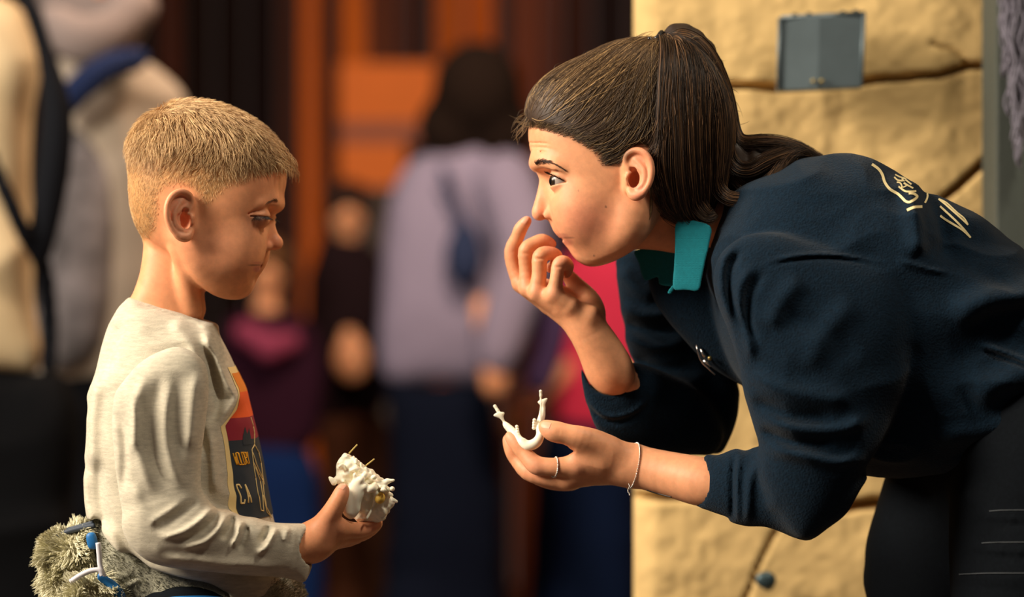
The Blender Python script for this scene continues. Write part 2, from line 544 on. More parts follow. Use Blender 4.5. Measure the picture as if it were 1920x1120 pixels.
def wedge(O, A, B, c, r, sg):
    """the opening between two eyelids: from the outer corner O along the upper lid to A and the lower lid to B"""
    O, A, B = [np.array(W(p[0], p[1], c[1])) for p in (O, A, B)]
    def half(a, b, sgn):
        d = np.array([b[0]-a[0], b[2]-a[2]]); nrm = np.array([-d[1], d[0]]); nrm /= np.linalg.norm(nrm)
        return lambda P: sgn*((P[:, 0]-a[0])*nrm[0]+(P[:, 2]-a[2])*nrm[1])
    hu = half(O, A, sg); hl = half(O, B, -sg); ball = ell(c, r)
    return F(lambda P: np.maximum(np.maximum(hu(P), hl(P)), ball(P)), ball.lo, ball.hi)

def tint_fn(base, spots=(), regions=()):
    """skin colour: base plus soft patches (centre px, centre py, y side, radius px, colour, strength)"""
    base = np.array(base)
    def fn(P):
        c = np.tile(base, (len(P), 1))
        s = S*(D+P[:, 1])/D
        px = 960+P[:, 0]/s; py = 560-(P[:, 2]-CZ)/s
        for sp in spots:
            (cx, cy, rx, ry, colr, st) = sp[:6]
            w = st*np.exp(-(((px-cx)/rx)**2+((py-cy)/ry)**2)**(sp[6] if len(sp) > 6 else 1))
            c = c*(1-w[:, None])+np.array(colr)*w[:, None]
        for o, colr, st, soft in regions:
            w = st*np.clip(0.5-o.sd(P[:, 0], P[:, 2])/soft, 0, 1)
            c = c*(1-w[:, None])+np.array(colr)*w[:, None]
        return c
    return fn

def eyeball(name, c, r, gaze, parent, iris=(0.05, 0.03, 0.02)):
    g = np.array(gaze, float); g /= np.linalg.norm(g)
    n = 64; th = np.linspace(0, np.pi, n); ph = np.linspace(0, 2*np.pi, n, endpoint=False)
    a = np.cross(g, [0, 0.1, 1.0]); a /= np.linalg.norm(a); b = np.cross(g, a)
    T, Pp = np.meshgrid(th, ph, indexing='ij')
    rr = r*(1+0.07*np.exp(-(T/0.42)**4))
    V = c+rr[..., None]*(np.cos(T)[..., None]*g+np.sin(T)[..., None]*(np.cos(Pp)[..., None]*a+np.sin(Pp)[..., None]*b))
    V = V.reshape(-1, 3)
    Q = [(i*n+j, (i+1)*n+j, (i+1)*n+(j+1) % n, i*n+(j+1) % n) for i in range(n-1) for j in range(n)]
    t = T.ravel()[:, None]
    cw = np.where(t < 0.20, np.array([[0.004, 0.004, 0.004]]), np.where(t < 0.49, np.array([iris]), np.array([[0.42, 0.35, 0.31]])))
    cw = np.where((t > 0.43) & (t < 0.52), np.array([[0.03, 0.02, 0.02]]), cw)
    return mesh_from(name, V, np.array(Q), M_eye, parent, cw)

# ---------------------------------------------------------------- the boy's head
SK_B = np.array(srgb(228, 157, 113))
boy_base = [(537, 331), (533, 360), (524, 385), (515, 402), (509, 420), (505, 440), (500, 458), (493, 474), (485, 489), (478, 503), (473, 518),
            (472, 536), (466, 547.5), (452.5, 555), (436, 555.6), (417, 552.5), (398, 547), (378, 535), (350, 510), (318, 482), (288, 460), (266, 440), (256, 425),
            (248, 402), (243.5, 376), (242, 345), (243, 301), (247, 270), (260, 243), (285, 218), (315, 202), (345, 196), (380, 197), (415, 205),
            (450, 220), (485, 241), (512, 267), (530, 298)]
boy_nose = [(510, 400), (514, 411), (517, 426), (522, 441), (527, 451), (527, 460), (520, 466.3), (509, 468), (498, 468), (487, 462), (484, 445), (491, 425), (501, 405)]
def boy_head():
    base = puff(boy_base, 0.0, 1.42, 0.105)
    jaw = MIR(chain([(354, 440, -44, 10), (376, 490, -40, 10), (408, 518, -28, 10.5), (438, 532, -12, 9.5)], 0.01))
    cheek = MIR(E(442, 472, -28, 26, 23, 26))
    brow = MIR(chain([(519, 383, -10, 5), (508, 382, -27, 6), (491, 386, -38, 4)], 0.006))
    h = U(0.018, base, jaw, cheek); h = U(0.010, h, brow)
    sock = MIR(E(503, 410, -31, 9, 14, 8))
    h = CUT(h, sock, 0.012)
    nose = puff(boy_nose, 0.0, 1.0, 0.013)
    ala = MIR(U(0.003, E(498, 461.5, -8.5, 6.2, 4.8, 4.6, -8)))
    tip = E(518, 456, 0, 5.8, 7.5, 5.8)
    h = U(0.005, h, nose, tip); h = U(0.0025, h, ala)
    h = CUT(h, MIR(E(504, 468, -5.5, 3.4, 2.0, 1.6)), 0.0015)
    up = puff([(503, 470), (499, 481), (496, 490), (493, 495), (488, 497), (478, 497), (463, 495), (470, 482), (485, 470)], 0.0, 1.5, 0.02)
    lo_ = puff([(487, 499), (488, 504), (485, 511), (478, 517), (468, 516), (461, 506), (466, 499)], 0.0, 1.9, 0.019)
    h = U(0.002, h, up); h = U(0.0015, h, lo_)
    h = CUT(h, MIR(chain([(490, 450, -12, .8), (486.5, 460, -13, 1.2), (490, 469, -11, .9)], 0.001)), 0.0025)
    h = CUT(h, MIR(U(0.001, chain([(490, 497.5, 0, 0.7), (486, 497.5, -9, 1.7), (474, 497, -20, 1.7), (462, 498.5, -30, 1.4)], 0.001))), 0.0014)
    h = CUT(h, MIR(chain([(459, 500, -32, 1.5), (461, 507, -31, 1.5)], 0.002)), 0.005)
    # eyelids, looking down
    eye = E(485, 408, -33, 11.6, 11.8, 11.0)
    h = U(0.004, h, MIR(eye))
    ec = np.array(W(485, 408, -0.033))
    h = CUT(h, MIR(wedge((460, 405), (505, 406.8), (503.5, 411), ec, (0.0150, 0.0155, 0.0140), 1)), 0.0010)
    h = CUT(h, MIR(chain([(462, 401, -47, .8), (476, 397, -45, .9), (494, 395, -42, .8)], 0.0008)), 0.0022)
    neck = puff([(268, 430), (268.5, 447), (269, 464), (267, 486), (262.5, 512), (255.5, 535), (247, 555), (232, 580), (222, 640), (390, 660), (384, 615), (378, 590), (378, 569),
                 (381, 552), (386, 540), (372, 505), (345, 460), (300, 420)], 0.0, 0.95, 0.048)
    h = U(0.005, h, neck)
    h = U(0.008, h, MIR(chain([(338, 470, -34, 8), (362, 580, -14, 9)], 0.002)))
    e, hole, h2 = ear_sdf((361, 352), (-53, 12), (6, 98), -0.061, 0.017, th=1.0, deep=0.68)
    h = U(0.003, h, MIR(e)); h = CUT(h, MIR(hole), 0.002); h = CUT(h, MIR(h2), 0.0015)
    return h, ec
M_UP = (0.42, 0.12, 0.10)
boy_hairline = [(262, 446), (280, 436), (292, 415), (298, 380), (305, 362), (325, 348), (352, 348), (372, 362), (388, 380), (405, 372), (425, 353), (450, 341), (490, 323), (520, 301),
                (534, 286), (560, 290), (540, 150), (300, 130), (200, 200), (200, 446)]
hl_boy = Outline(boy_hairline, -0.05, 4)
boy_tints = tint_fn(SK_B, [
    (400, 470, 60, 50, (0.80, 0.33, 0.20), 0.35), (335, 400, 28, 50, (0.74, 0.33, 0.22), 0.4, 2), (515, 455, 16, 14, (0.85, 0.36, 0.22), 0.4),
    (483, 493, 9, 2.6, (0.55, 0.16, 0.13), 0.5, 2), (479, 497.5, 14, 1.8, (0.16, 0.03, 0.03), 0.7, 2), (482, 505, 8, 6.0, (0.58, 0.17, 0.14), 0.85, 2), (482, 418, 20, 14, (0.40, 0.16, 0.11), 0.45),  # dark spots paint in the mouth crease and the shade below the lashes
    (487, 409, 18, 5, (0.16, 0.06, 0.04), 0.6)], [(hl_boy, np.array(srgb(186, 140, 88)), 0.9, 0.012)])

# ---------------------------------------------------------------- the woman's head
SK_W = np.array(srgb(231, 163, 120))
wom_base = [(993, 232), (990.5, 250), (992, 271), (996, 290), (1001.5, 308), (1012, 323), (1019, 338), (1023, 360), (1028, 385), (1034, 412), (1040, 429), (1050, 444),
            (1058, 456), (1068, 469), (1078, 481), (1089, 488.5), (1103, 492), (1118, 490), (1136, 483), (1155, 475), (1190, 455), (1235, 425), (1285, 395),
            (1330, 355), (1347, 300), (1345, 250), (1332, 200), (1305, 158), (1262, 127), (1210, 110), (1160, 108), (1110, 119), (1060, 141), (1022, 168), (1001, 198)]
wom_nose = [(1006, 318), (1011.5, 335), (1009.5, 350), (1005, 369), (1000, 386), (998.6, 398), (1002, 407.5), (1010.6, 412.3), (1024, 411.3), (1036, 412), (1049, 405), (1047, 390),
            (1040, 370), (1034, 345), (1026, 320), (1012, 312)]
def wom_head():
    base = puff(wom_base, 0.0, 1.42, 0.112)
    jaw = MIR(chain([(1196, 385, -47, 11), (1184, 425, -44, 12), (1150, 450, -30, 13), (1112, 467, -12, 11)], 0.012))
    cheek = MIR(E(1095, 395, -32, 26, 22, 28))
    brow = MIR(chain([(1005, 306, -10, 5), (1014, 303, -26, 6), (1036, 309, -40, 5), (1052, 318, -44, 3)], 0.006))
    h = U(0.018, base, jaw, cheek); h = U(0.010, h, brow)
    h = CUT(h, MIR(E(1026, 341, -32, 11, 15, 10)), 0.011)
    nose = puff(wom_nose, 0.0, 1.0, 0.014)
    h = U(0.006, h, nose)
    h = U(0.004, h, E(1010, 400, 0, 5.5, 7.5, 6.0))
    h = U(0.0022, h, MIR(U(0.003, E(1038, 396, -12.5, 7.4, 5.6, 6.6, 20), E(1029, 404, -10, 5, 4, 3.6))))
    h = CUT(h, MIR(E(1022, 408.5, -6.5, 4.6, 2.4, 1.9, 8)), 0.0012)
    h = CUT(h, MIR(chain([(1048, 381, -17, 1.0), (1053, 396, -19, 1.8), (1049, 409, -16, 1.4)], 0.001)), 0.003)
    up = puff([(1034, 411), (1037, 427), (1042.5, 436), (1052, 443.5), (1060, 447), (1072, 444), (1074, 430), (1060, 412), (1045, 405)], 0.0, 1.2, 0.019)
    lo_ = puff([(1056, 449), (1058, 455), (1065, 462), (1074, 466), (1083, 458), (1078, 448), (1066, 446)], 0.0, 1.7, 0.018)
    h = U(0.006, h, up); h = U(0.003, h, lo_)
    h = CUT(h, MIR(chain([(1053, 449, 0, 1.4), (1058, 447, -9, 1.5), (1066, 443.5, -19, 1.4), (1073, 442, -27, 1.0)], 0.001)), 0.0018)
    ec = (1053, 339, -34)
    lid = E(*ec, 13.2, 13.2, 12.8)
    h = U(0.003, h, MIR(lid))
    ecw = np.array(W(ec[0], ec[1], ec[2]/1000))
    h = CUT(h, MIR(wedge((1062, 342), (1028, 328.5), (1038, 347.5), ecw, (0.016, 0.0165, 0.0150), -1)), 0.0012)
    h = CUT(h, MIR(chain([(1030, 320, -42, .8), (1045, 322, -48, 1.0), (1060, 331, -52, .8)], 0.0008)), 0.003)
    # forehead creases
    for yy, x0, x1 in ((268, 1000, 1042), (276, 999, 1044), (284, 1002, 1036)):
        h = CUT(h, MIR(chain([(x0-8, yy, 0, .4), (x0, yy, -22, .4), ((x0+x1)/2+2, yy+1, -41, .4), (x1, yy+7, -52, .2)], 0.0008)), 0.0016)
    neck = puff([(1120, 440), (1140, 465), (1156, 473), (1174, 469.5), (1192, 467), (1230, 469.5), (1266, 475), (1295, 476), (1316, 450), (1326, 400), (1328, 340), (1320, 300), (1250, 290), (1180, 370)], 0.0, 0.72, 0.055)
    h = U(0.010, h, neck)
    e, hole, h2 = ear_sdf((1169, 278), (54, 4), (4, 97), -0.066, 0.012, th=1.05)
    h = U(0.003, h, MIR(e)); h = CUT(h, MIR(hole), 0.002); h = CUT(h, MIR(h2), 0.0015)
    return h, ecw
wom_hairline = [(991, 228), (1016, 235), (1044, 244), (1072, 255), (1100, 272), (1119, 285), (1129, 301), (1140, 310), (1166, 303), (1190, 275), (1215, 280), (1228, 310), (1230, 350),
                (1250, 385), (1275, 412), (1360, 430), (1500, 300), (1400, 50), (1200, 20), (1000, 80), (960, 200)]
hl_wom = Outline(wom_hairline, -0.05, 4)
wom_tints = tint_fn(SK_W, [
    (1100, 415, 52, 42, (0.80, 0.24, 0.16), 0.48), (1205, 310, 26, 44, (0.85, 0.30, 0.18), 0.4, 2), (1196, 360, 16, 16, (0.86, 0.25, 0.19), 0.4, 2), (1010, 400, 18, 16, (0.84, 0.34, 0.22), 0.4),
    (1054, 442, 13, 4.5, (0.45, 0.15, 0.11), 0.55, 2), (1064, 454, 11, 7, (0.45, 0.13, 0.10), 0.55, 2), (1064, 446, 12, 2.0, (0.15, 0.04, 0.03), 0.6, 2),  # lips, then a dark line painting the shade of the mouth recess
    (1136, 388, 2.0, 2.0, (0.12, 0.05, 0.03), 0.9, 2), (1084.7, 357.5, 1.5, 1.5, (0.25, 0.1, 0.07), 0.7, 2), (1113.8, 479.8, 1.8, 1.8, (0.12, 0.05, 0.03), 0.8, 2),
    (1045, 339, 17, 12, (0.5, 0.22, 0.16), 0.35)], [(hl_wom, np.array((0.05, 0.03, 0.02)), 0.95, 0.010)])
# ------------------------------------------------------------------ hands and arms
def nail(c, r, ang): return E(*c, *r, ang)
def far_hand():
    """the woman's raised right hand, its back towards the camera"""
    idx = chain([(977, 533, 22, 8.0), (964, 504, 24, 6.6), (960, 471, 24, 7.1), (971, 443, 18, 6.0), (977, 428, 15, 5.9), (988, 414, 12, 4.5)], 0.002)
    mid = chain([(989, 541, 8, 8.0), (986, 505, 9, 6.2), (986, 470, 8, 6.9), (1001, 457, 8, 6.0), (1018, 451, 9, 5.9), (1035, 458, 11, 4.3)], 0.002)
    rin = chain([(1007, 548, -6, 8.2), (1011, 515, -6, 6.8), (1013, 482, -6, 7.2), (1028, 475, -4, 6.2), (1043, 480, 0, 5.6), (1040, 497, 8, 4.9), (1031, 503, 8, 4.4)], 0.002)
    pin = chain([(1039, 552, -17, 8.0), (1043, 527, -19, 6.2), (1048, 497, -18, 6.3), (1058, 492, -17, 5.8), (1065, 500, -12, 5.2), (1062, 513, -7, 4.4)], 0.002)
    fing = U(0.0006, idx, mid, rin, pin)
    thumb = chain([(1063, 513, 18, 4.4), (1074, 528, 20, 5.6), (1090, 545, 22, 7.0), (1104, 566, 18, 10), (1110, 590, 8, 13)], 0.005)
    meta = U(0.008, chain([(976, 533, 22, 8.2), (1030, 572, 16, 9.5), (1082, 602, 6, 13)]), chain([(989, 542, 8, 8.2), (1045, 575, 4, 9.5), (1088, 606, 2, 13)]),
             chain([(1007, 549, -6, 8.8), (1052, 577, -6, 9.0), (1094, 604, -2, 13)]), chain([(1038, 552, -17, 8.8), (1070, 575, -14, 9.2), (1102, 600, -5, 13)]))
    pal = E(1048, 560, 12, 30, 13, 13, -35)
    arm = chain([(1092, 602, 0, 14.5), (1104, 622, 0, 16.8), (1124, 655, 4, 19), (1140, 688, 9, 21), (1150, 706, 12, 20)], 0.006)
    h = U(0.006, U(0.007, meta, pal, arm), thumb)
    bump = U(0.0, E(1110, 590, -14, 7, 6, 7))
    h = U(0.008, h, bump)
    h = U(0.0028, h, fing)
    # knuckle creases
    cr = U(0.0, *[chain([a, b]) for a, b in (
        ((950, 472, 14, .6), (972, 474, 16, .6)), ((974, 474, 0, .6), (996, 477, 1, .6)), ((1001, 484, -13, .6), (1026, 487, -13, .6)), ((1036, 500, -25, .6), (1058, 502, -25, .6)))])
    return CUT(h, cr, 0.0022)
def near_hand():
    """the woman's left hand, holding the jaw"""
    thumb = chain([(1021, 800, -46, 4.8), (1034, 808, -48, 6.6), (1046, 811, -49, 7.2), (1064, 815, -50, 6.9), (1088, 821, -50, 8.8), (1118, 832, -44, 11.0), (1156, 852, -38, 13)], 0.006)
    idx = chain([(957, 819, -22, 5.2), (968, 832, -25, 6.2), (982, 850, -28, 6.5), (1004, 872, -34, 8.2), (1022, 875, -36, 7.4), (1045, 876, -38, 8.0), (1082, 874, -38, 10.5)], 0.003)
    mid = chain([(953, 824, -6, 5.2), (960, 845, -8, 6.3), (970, 862, -9, 6.6), (992, 885, -18, 8.2), (1030, 895, -24, 8.8), (1068, 897, -27, 11)], 0.003)
    rin = chain([(960, 835, 8, 5.2), (974, 862, 6, 6.6), (1000, 888, -2, 7.8), (1035, 901, -8, 8.6), (1070, 899, -12, 11)], 0.003)
    pin = chain([(975, 850, 18, 4.8), (990, 868, 16, 5.8), (1012, 885, 10, 6.8), (1045, 897, 4, 8.0), (1085, 890, 0, 10.5)], 0.003)
    fing = U(0.0009, idx, mid, rin, pin)
    meta = U(0.010, chain([(1084, 874, -38, 10.5), (1130, 868, -38, 12), (1180, 872, -34, 15)]), chain([(1066, 897, -27, 11), (1125, 882, -28, 13), (1180, 876, -30, 15)]),
             chain([(1080, 892, -12, 10.5), (1130, 880, -18, 13), (1180, 876, -26, 15)]), chain([(1085, 890, -2, 10), (1130, 878, -10, 13), (1180, 872, -22, 14)]))
    web = puff([(1068, 838), (1090, 828), (1130, 826), (1150, 845), (1140, 880), (1095, 872), (1070, 856), (1078, 846)], -0.043, 0.9, 0.012)
    arm = chain([(1178, 871, -32, 17.5), (1195, 875, -33, 18.0), (1250, 888, -45, 19.5), (1312, 903, -62, 21.5), (1345, 910, -72, 18)], 0.006)
    h = U(0.008, U(0.009, meta, arm), web, thumb)
    h = U(0.004, h, fing)
    cr = U(0.0, *[chain([a, b]) for a, b in (((1046, 801, -60, .5), (1044, 818, -61, .5)), ((1050, 801, -60, .5), (1048, 819, -61, .5)), ((1003, 862, -46, .5), (1008, 880, -47, .5)))])
    return CUT(h, cr, 0.002)
def boy_hand():
    """the boy's right hand under the skull"""
    thumb = chain([(643, 918, -93, 5.3), (635, 938, -95, 6.4), (622, 962, -92, 8.0), (606, 990, -84, 11.5)], 0.005)
    idx = chain([(706, 984, -50, 5.0), (682, 993, -60, 6.4), (655, 994, -72, 7.2), (630, 988, -82, 9)], 0.003)
    mid = chain([(707, 983, -36, 5.2), (686, 998, -48, 6.4), (655, 1005, -62, 7.5), (628, 1002, -74, 9)], 0.003)
    rin = chain([(708, 978, -24, 4.8), (690, 996, -36, 6.0), (655, 1010, -56, 7.2), (628, 1010, -66, 9)], 0.003)
    pin = chain([(700, 975, -14, 4.6), (685, 992, -24, 5.4), (655, 1006, -42, 6.6), (625, 1012, -54, 8.5)], 0.003)
    fing = U(0.001, idx, mid, rin, pin)
    palm = U(0.010, chain([(632, 990, -84, 9), (590, 1008, -82, 15)]), chain([(630, 1005, -72, 11), (588, 1018, -78, 16)]), chain([(626, 1012, -56, 9), (588, 1022, -74, 15)]))
    arm = chain([(592, 1014, -80, 16.5), (560, 1025, -84, 17), (500, 1035, -94, 20)], 0.005)
    h = U(0.008, palm, arm, thumb)
    return U(0.004, h, fing)
def hand_tint(base, tips):
    return tint_fn(base, [(x, y, r, r, (0.88, 0.36, 0.24), st, 1) for x, y, r, st in tips])
# ------------------------------------------------------------------ clothes
def cloth_noise(a1, s1, a2=0.0, s2=1, warp=0.02, off=0):
    """soft irregular folds: amplitude in mm"""
    def fn(P):
        q = P+warp*np.stack([noise(P, 14, off+1), noise(P, 14, off+9), noise(P, 14, off+17)], -1)
        r = a1/1000*(0.5-2*np.abs(noise(q, s1, off)))
        if a2: r = r+a2/1000*(0.5-2*np.abs(noise(q, s2, off+30)))
        return r
    return fn
def plus(*fs): return lambda P: sum(f(P) for f in fs)

def sweatshirt():
    torso = puff([(1322, 520), (1328, 455), (1345, 400), (1372, 360), (1415, 325), (1480, 300), (1553, 292), (1600, 295), (1645, 308), (1700, 340), (1760, 372), (1820, 406), (1880, 446),
                  (1925, 482), (2000, 548), (2060, 640), (2080, 760), (2070, 880), (1920, 885), (1800, 890), (1640, 894), (1560, 870), (1480, 810), (1420, 755), (1375, 700), (1345, 640), (1328, 580)],
                 0.0, 2.2, 0.205)
    nz = cloth_noise(3.5, (9, 9, 22), 1.6, (20, 16, 30), off=3)
    st = strokes([([(1640, 490), (1700, 508), (1740, 515)], 1.5, 4),
                  ([(1378, 440), (1392, 470), (1414, 502)], 1.8, 5), ([(1730, 590), (1800, 565), (1870, 555), (1935, 540)], 6, 22), ([(1760, 625), (1830, 590), (1930, 570)], -1.5, 16),
                  ([(1790, 640), (1850, 662), (1930, 695)], 3.5, 6), ([(1790, 648), (1850, 671), (1930, 704)], -3.0, 5), ([(1770, 745), (1850, 700), (1930, 680)], 7, 28), ([(1680, 350), (1678, 420), (1685, 490)], 5, 18),
                  ([(1700, 820), (1800, 800), (1930, 780)], 6, 26), ([(1712, 340), (1735, 420), (1740, 500)], -4, 16), ([(1750, 860), (1830, 850), (1930, 850)], 4, 12)], 0.0)
    torso = DISP(torso, plus(nz, st))
    upper = puff([(1392, 445), (1362, 470), (1343, 505), (1342, 550), (1358, 600), (1376, 650), (1390, 700), (1398, 750), (1412, 800), (1425, 838), (1430, 900), (1460, 960), (1490, 1000), (1515, 1009),
                  (1545, 985), (1578, 958), (1602, 915), (1614, 888), (1650, 830), (1690, 740), (1705, 640), (1700, 560), (1670, 510), (1600, 480), (1500, 450), (1440, 438)], -0.125, 0.95, 0.075)
    fore = puff([(1324, 858), (1350, 855), (1380, 843), (1400, 846), (1425, 838), (1480, 848), (1560, 870), (1614, 888), (1602, 915), (1578, 958), (1548, 985), (1516, 1010), (1490, 1008), (1460, 996),
                 (1432, 988), (1400, 988), (1372, 981), (1365, 972), (1335, 962), (1303, 946), (1312, 900)], -0.092, 1.0, 0.06, tilt=(1430, 920, -0.38, 0))
    su = strokes([([(1382, 452), (1352, 490), (1350, 545), (1372, 610)], 4, 9), ([(1396, 462), (1368, 500), (1365, 550), (1386, 612), (1398, 640)], -4.5, 7),
                  ([(1415, 490), (1385, 530), (1380, 580), (1398, 640), (1402, 690)], 4.5, 9), ([(1432, 505), (1402, 545), (1398, 595), (1412, 650)], -4, 8),
                  ([(1415, 500), (1470, 484), (1540, 478), (1620, 487), (1700, 508)], 2.2, 4), ([(1418, 506), (1470, 491), (1540, 485), (1620, 494), (1700, 516)], -1.8, 3),
                  ([(1390, 690), (1460, 730), (1540, 745), (1600, 740)], 5, 16), ([(1400, 740), (1470, 775), (1560, 780)], -4, 12), ([(1410, 770), (1480, 800), (1570, 800), (1630, 770)], 6, 13),
                  ([(1418, 800), (1480, 826), (1560, 830)], -5, 9), ([(1425, 835), (1490, 850), (1560, 862), (1620, 850)], 6, 11), ([(1430, 620), (1460, 560), (1500, 520)], 4, 18), ([(1500, 700), (1540, 620), (1600, 560)], 4, 22),
                  ([(1445, 590), (1520, 610), (1600, 680)], -3, 20)], -0.125, res=0.001)
    upper = DISP(upper, plus(su, cloth_noise(2.5, (14, 12, 18), off=11)))
    sf = strokes([([(1378, 843), (1371, 900), (1373, 983)], -3.2, 4), ([(1386, 843), (1380, 900), (1382, 985)], 3, 5), ([(1425, 845), (1402, 900), (1398, 985)], 4, 8), ([(1430, 850), (1450, 900), (1440, 960)], 5, 12),
                  ([(1432, 850), (1490, 880), (1530, 930)], 5, 9), ([(1440, 846), (1520, 865), (1580, 900)], -4, 9), ([(1436, 862), (1470, 910), (1480, 970)], -4, 8), ([(1470, 870), (1510, 920), (1520, 980)], -3, 10)], -0.092, res=0.001)
    fore = DISP(fore, sf)
    near = U(0.010, upper, fore)
    far_up = puff([(1157, 478), (1158, 520), (1163, 560), (1169, 600), (1176, 650), (1190, 690), (1225, 760), (1280, 830), (1345, 856), (1372, 826), (1385, 765), (1378, 700), (1340, 600), (1290, 520), (1215, 470)], 0.10, 0.9, 0.055)
    far_fo = puff([(1088, 690), (1094, 738), (1106, 776), (1122, 808), (1160, 838), (1230, 852), (1300, 856), (1345, 853), (1360, 810), (1320, 740), (1250, 700), (1186, 680), (1168, 697), (1146, 712), (1124, 718), (1103, 707)], 0.035, 1.0, 0.05,
                  tilt=(1200, 760, 0.45, 0))
    ff = strokes([([(1096, 740), (1120, 770), (1150, 778), (1190, 765), (1215, 735)], 2.5, 4), ([(1098, 748), (1122, 779), (1152, 787), (1194, 774), (1222, 744)], -3, 5)], 0.05, res=0.001)
    fu = strokes([([(1158, 570), (1200, 590), (1270, 585)], 6, 12), ([(1165, 600), (1210, 620), (1280, 612)], -5, 11), ([(1165, 625), (1220, 650), (1290, 640)], 6, 12), ([(1158, 500), (1190, 540), (1230, 560)], 5, 14),
                  ([(1180, 665), (1240, 690), (1310, 680)], -5, 12), ([(1180, 700), (1260, 722), (1330, 700)], 5, 13)], 0.10, res=0.001)
    far = U(0.010, DISP(far_up, plus(fu, cloth_noise(2, (14, 12, 18), off=5))), DISP(far_fo, ff))
    g = U(0.006, U(0.012, torso, F(lambda P: far(P)+0.0, far.lo, far.hi)), near)
    # openings: neck and cuffs
    neck = puff([(1130, 440), (1150, 480), (1192, 473), (1230, 478), (1262, 505), (1300, 530), (1318, 510), (1328, 470), (1334, 420), (1334, 350), (1318, 330), (1240, 300)], 0.0, 1.0, 0.062)
    c1 = chain([(1280, 896, -54, 21.0), (1321, 905, -68, 22.0)]); c2 = chain([(1124, 655, 4, 21.5), (1144, 700, 12, 23.5)])
    chest = puff([(1212, 474), (1240, 476), (1285, 484), (1318, 470), (1345, 425), (1390, 440), (1420, 600), (1420, 720), (1350, 700), (1285, 640), (1225, 560)], 0.035, 0.9, 0.06)
    return U(0.004, CUT(CUT(g, U(0.001, c1, c2), 0.002), neck, 0.004), chest)

def collar():
    a = puff([(1268, 418), (1290, 412), (1331, 424), (1330, 455), (1322, 490), (1316, 520), (1309, 545), (1286, 544), (1263, 541), (1264, 500), (1266, 460)], -0.050, 0.3, 0.0018, tilt=(1290, 480, -0.25, 0.05), res=0.0008)
    b = puff([(1194, 468), (1199, 495), (1209, 526), (1232, 520), (1236, 533), (1251, 537), (1262, 534), (1272, 500), (1268, 468)], 0.012, 0.3, 0.0018, tilt=(1230, 500, -0.6, 0), res=0.0008)
    c = puff([(1262, 534), (1256, 540), (1251, 549), (1257, 553), (1264, 545), (1268, 538)], -0.040, 0.3, 0.0018, res=0.0006)
    rib = lambda P: 0.00015*np.sin(P[:, 2]*2*np.pi/0.0017)
    return DISP(U(0.001, a, c), rib), DISP(b, rib)

def w_trousers():
    hip = chain([(2000, 800, 0, 120), (1930, 860, 0, 105)], 0.01)
    nl = chain([(1975, 850, -85, 92), (1962, 1000, -88, 88), (1960, 1130, -88, 84), (1985, 1600, -85, 62), (2010, 2000, -80, 56), (2010, 2455, -80, 48)], 0.01)
    fl = chain([(1850, 860, 80, 92), (1806, 1000, 85, 90), (1792, 1120, 85, 88), (1770, 1600, 85, 62), (1790, 2000, 85, 56), (1790, 2455, 85, 48)], 0.01)
    st = strokes([([(1790, 955), (1850, 958), (1990, 955)], 4.5, 4), ([(1790, 965), (1850, 968), (1990, 965)], -2.5, 5), ([(1780, 1015), (1850, 1018), (1990, 1015)], 4.5, 4), ([(1780, 1025), (1850, 1028), (1990, 1025)], -2.5, 5),
                  ([(1770, 1074), (1850, 1076), (1990, 1074)], 4.5, 4), ([(1770, 1084), (1850, 1086), (1990, 1084)], -2.5, 5)], -0.09)
    return U(0.02, hip, DISP(nl, plus(st, cloth_noise(2.5, (10, 10, 20), off=40))), DISP(fl, cloth_noise(4, (10, 10, 16), off=44)))

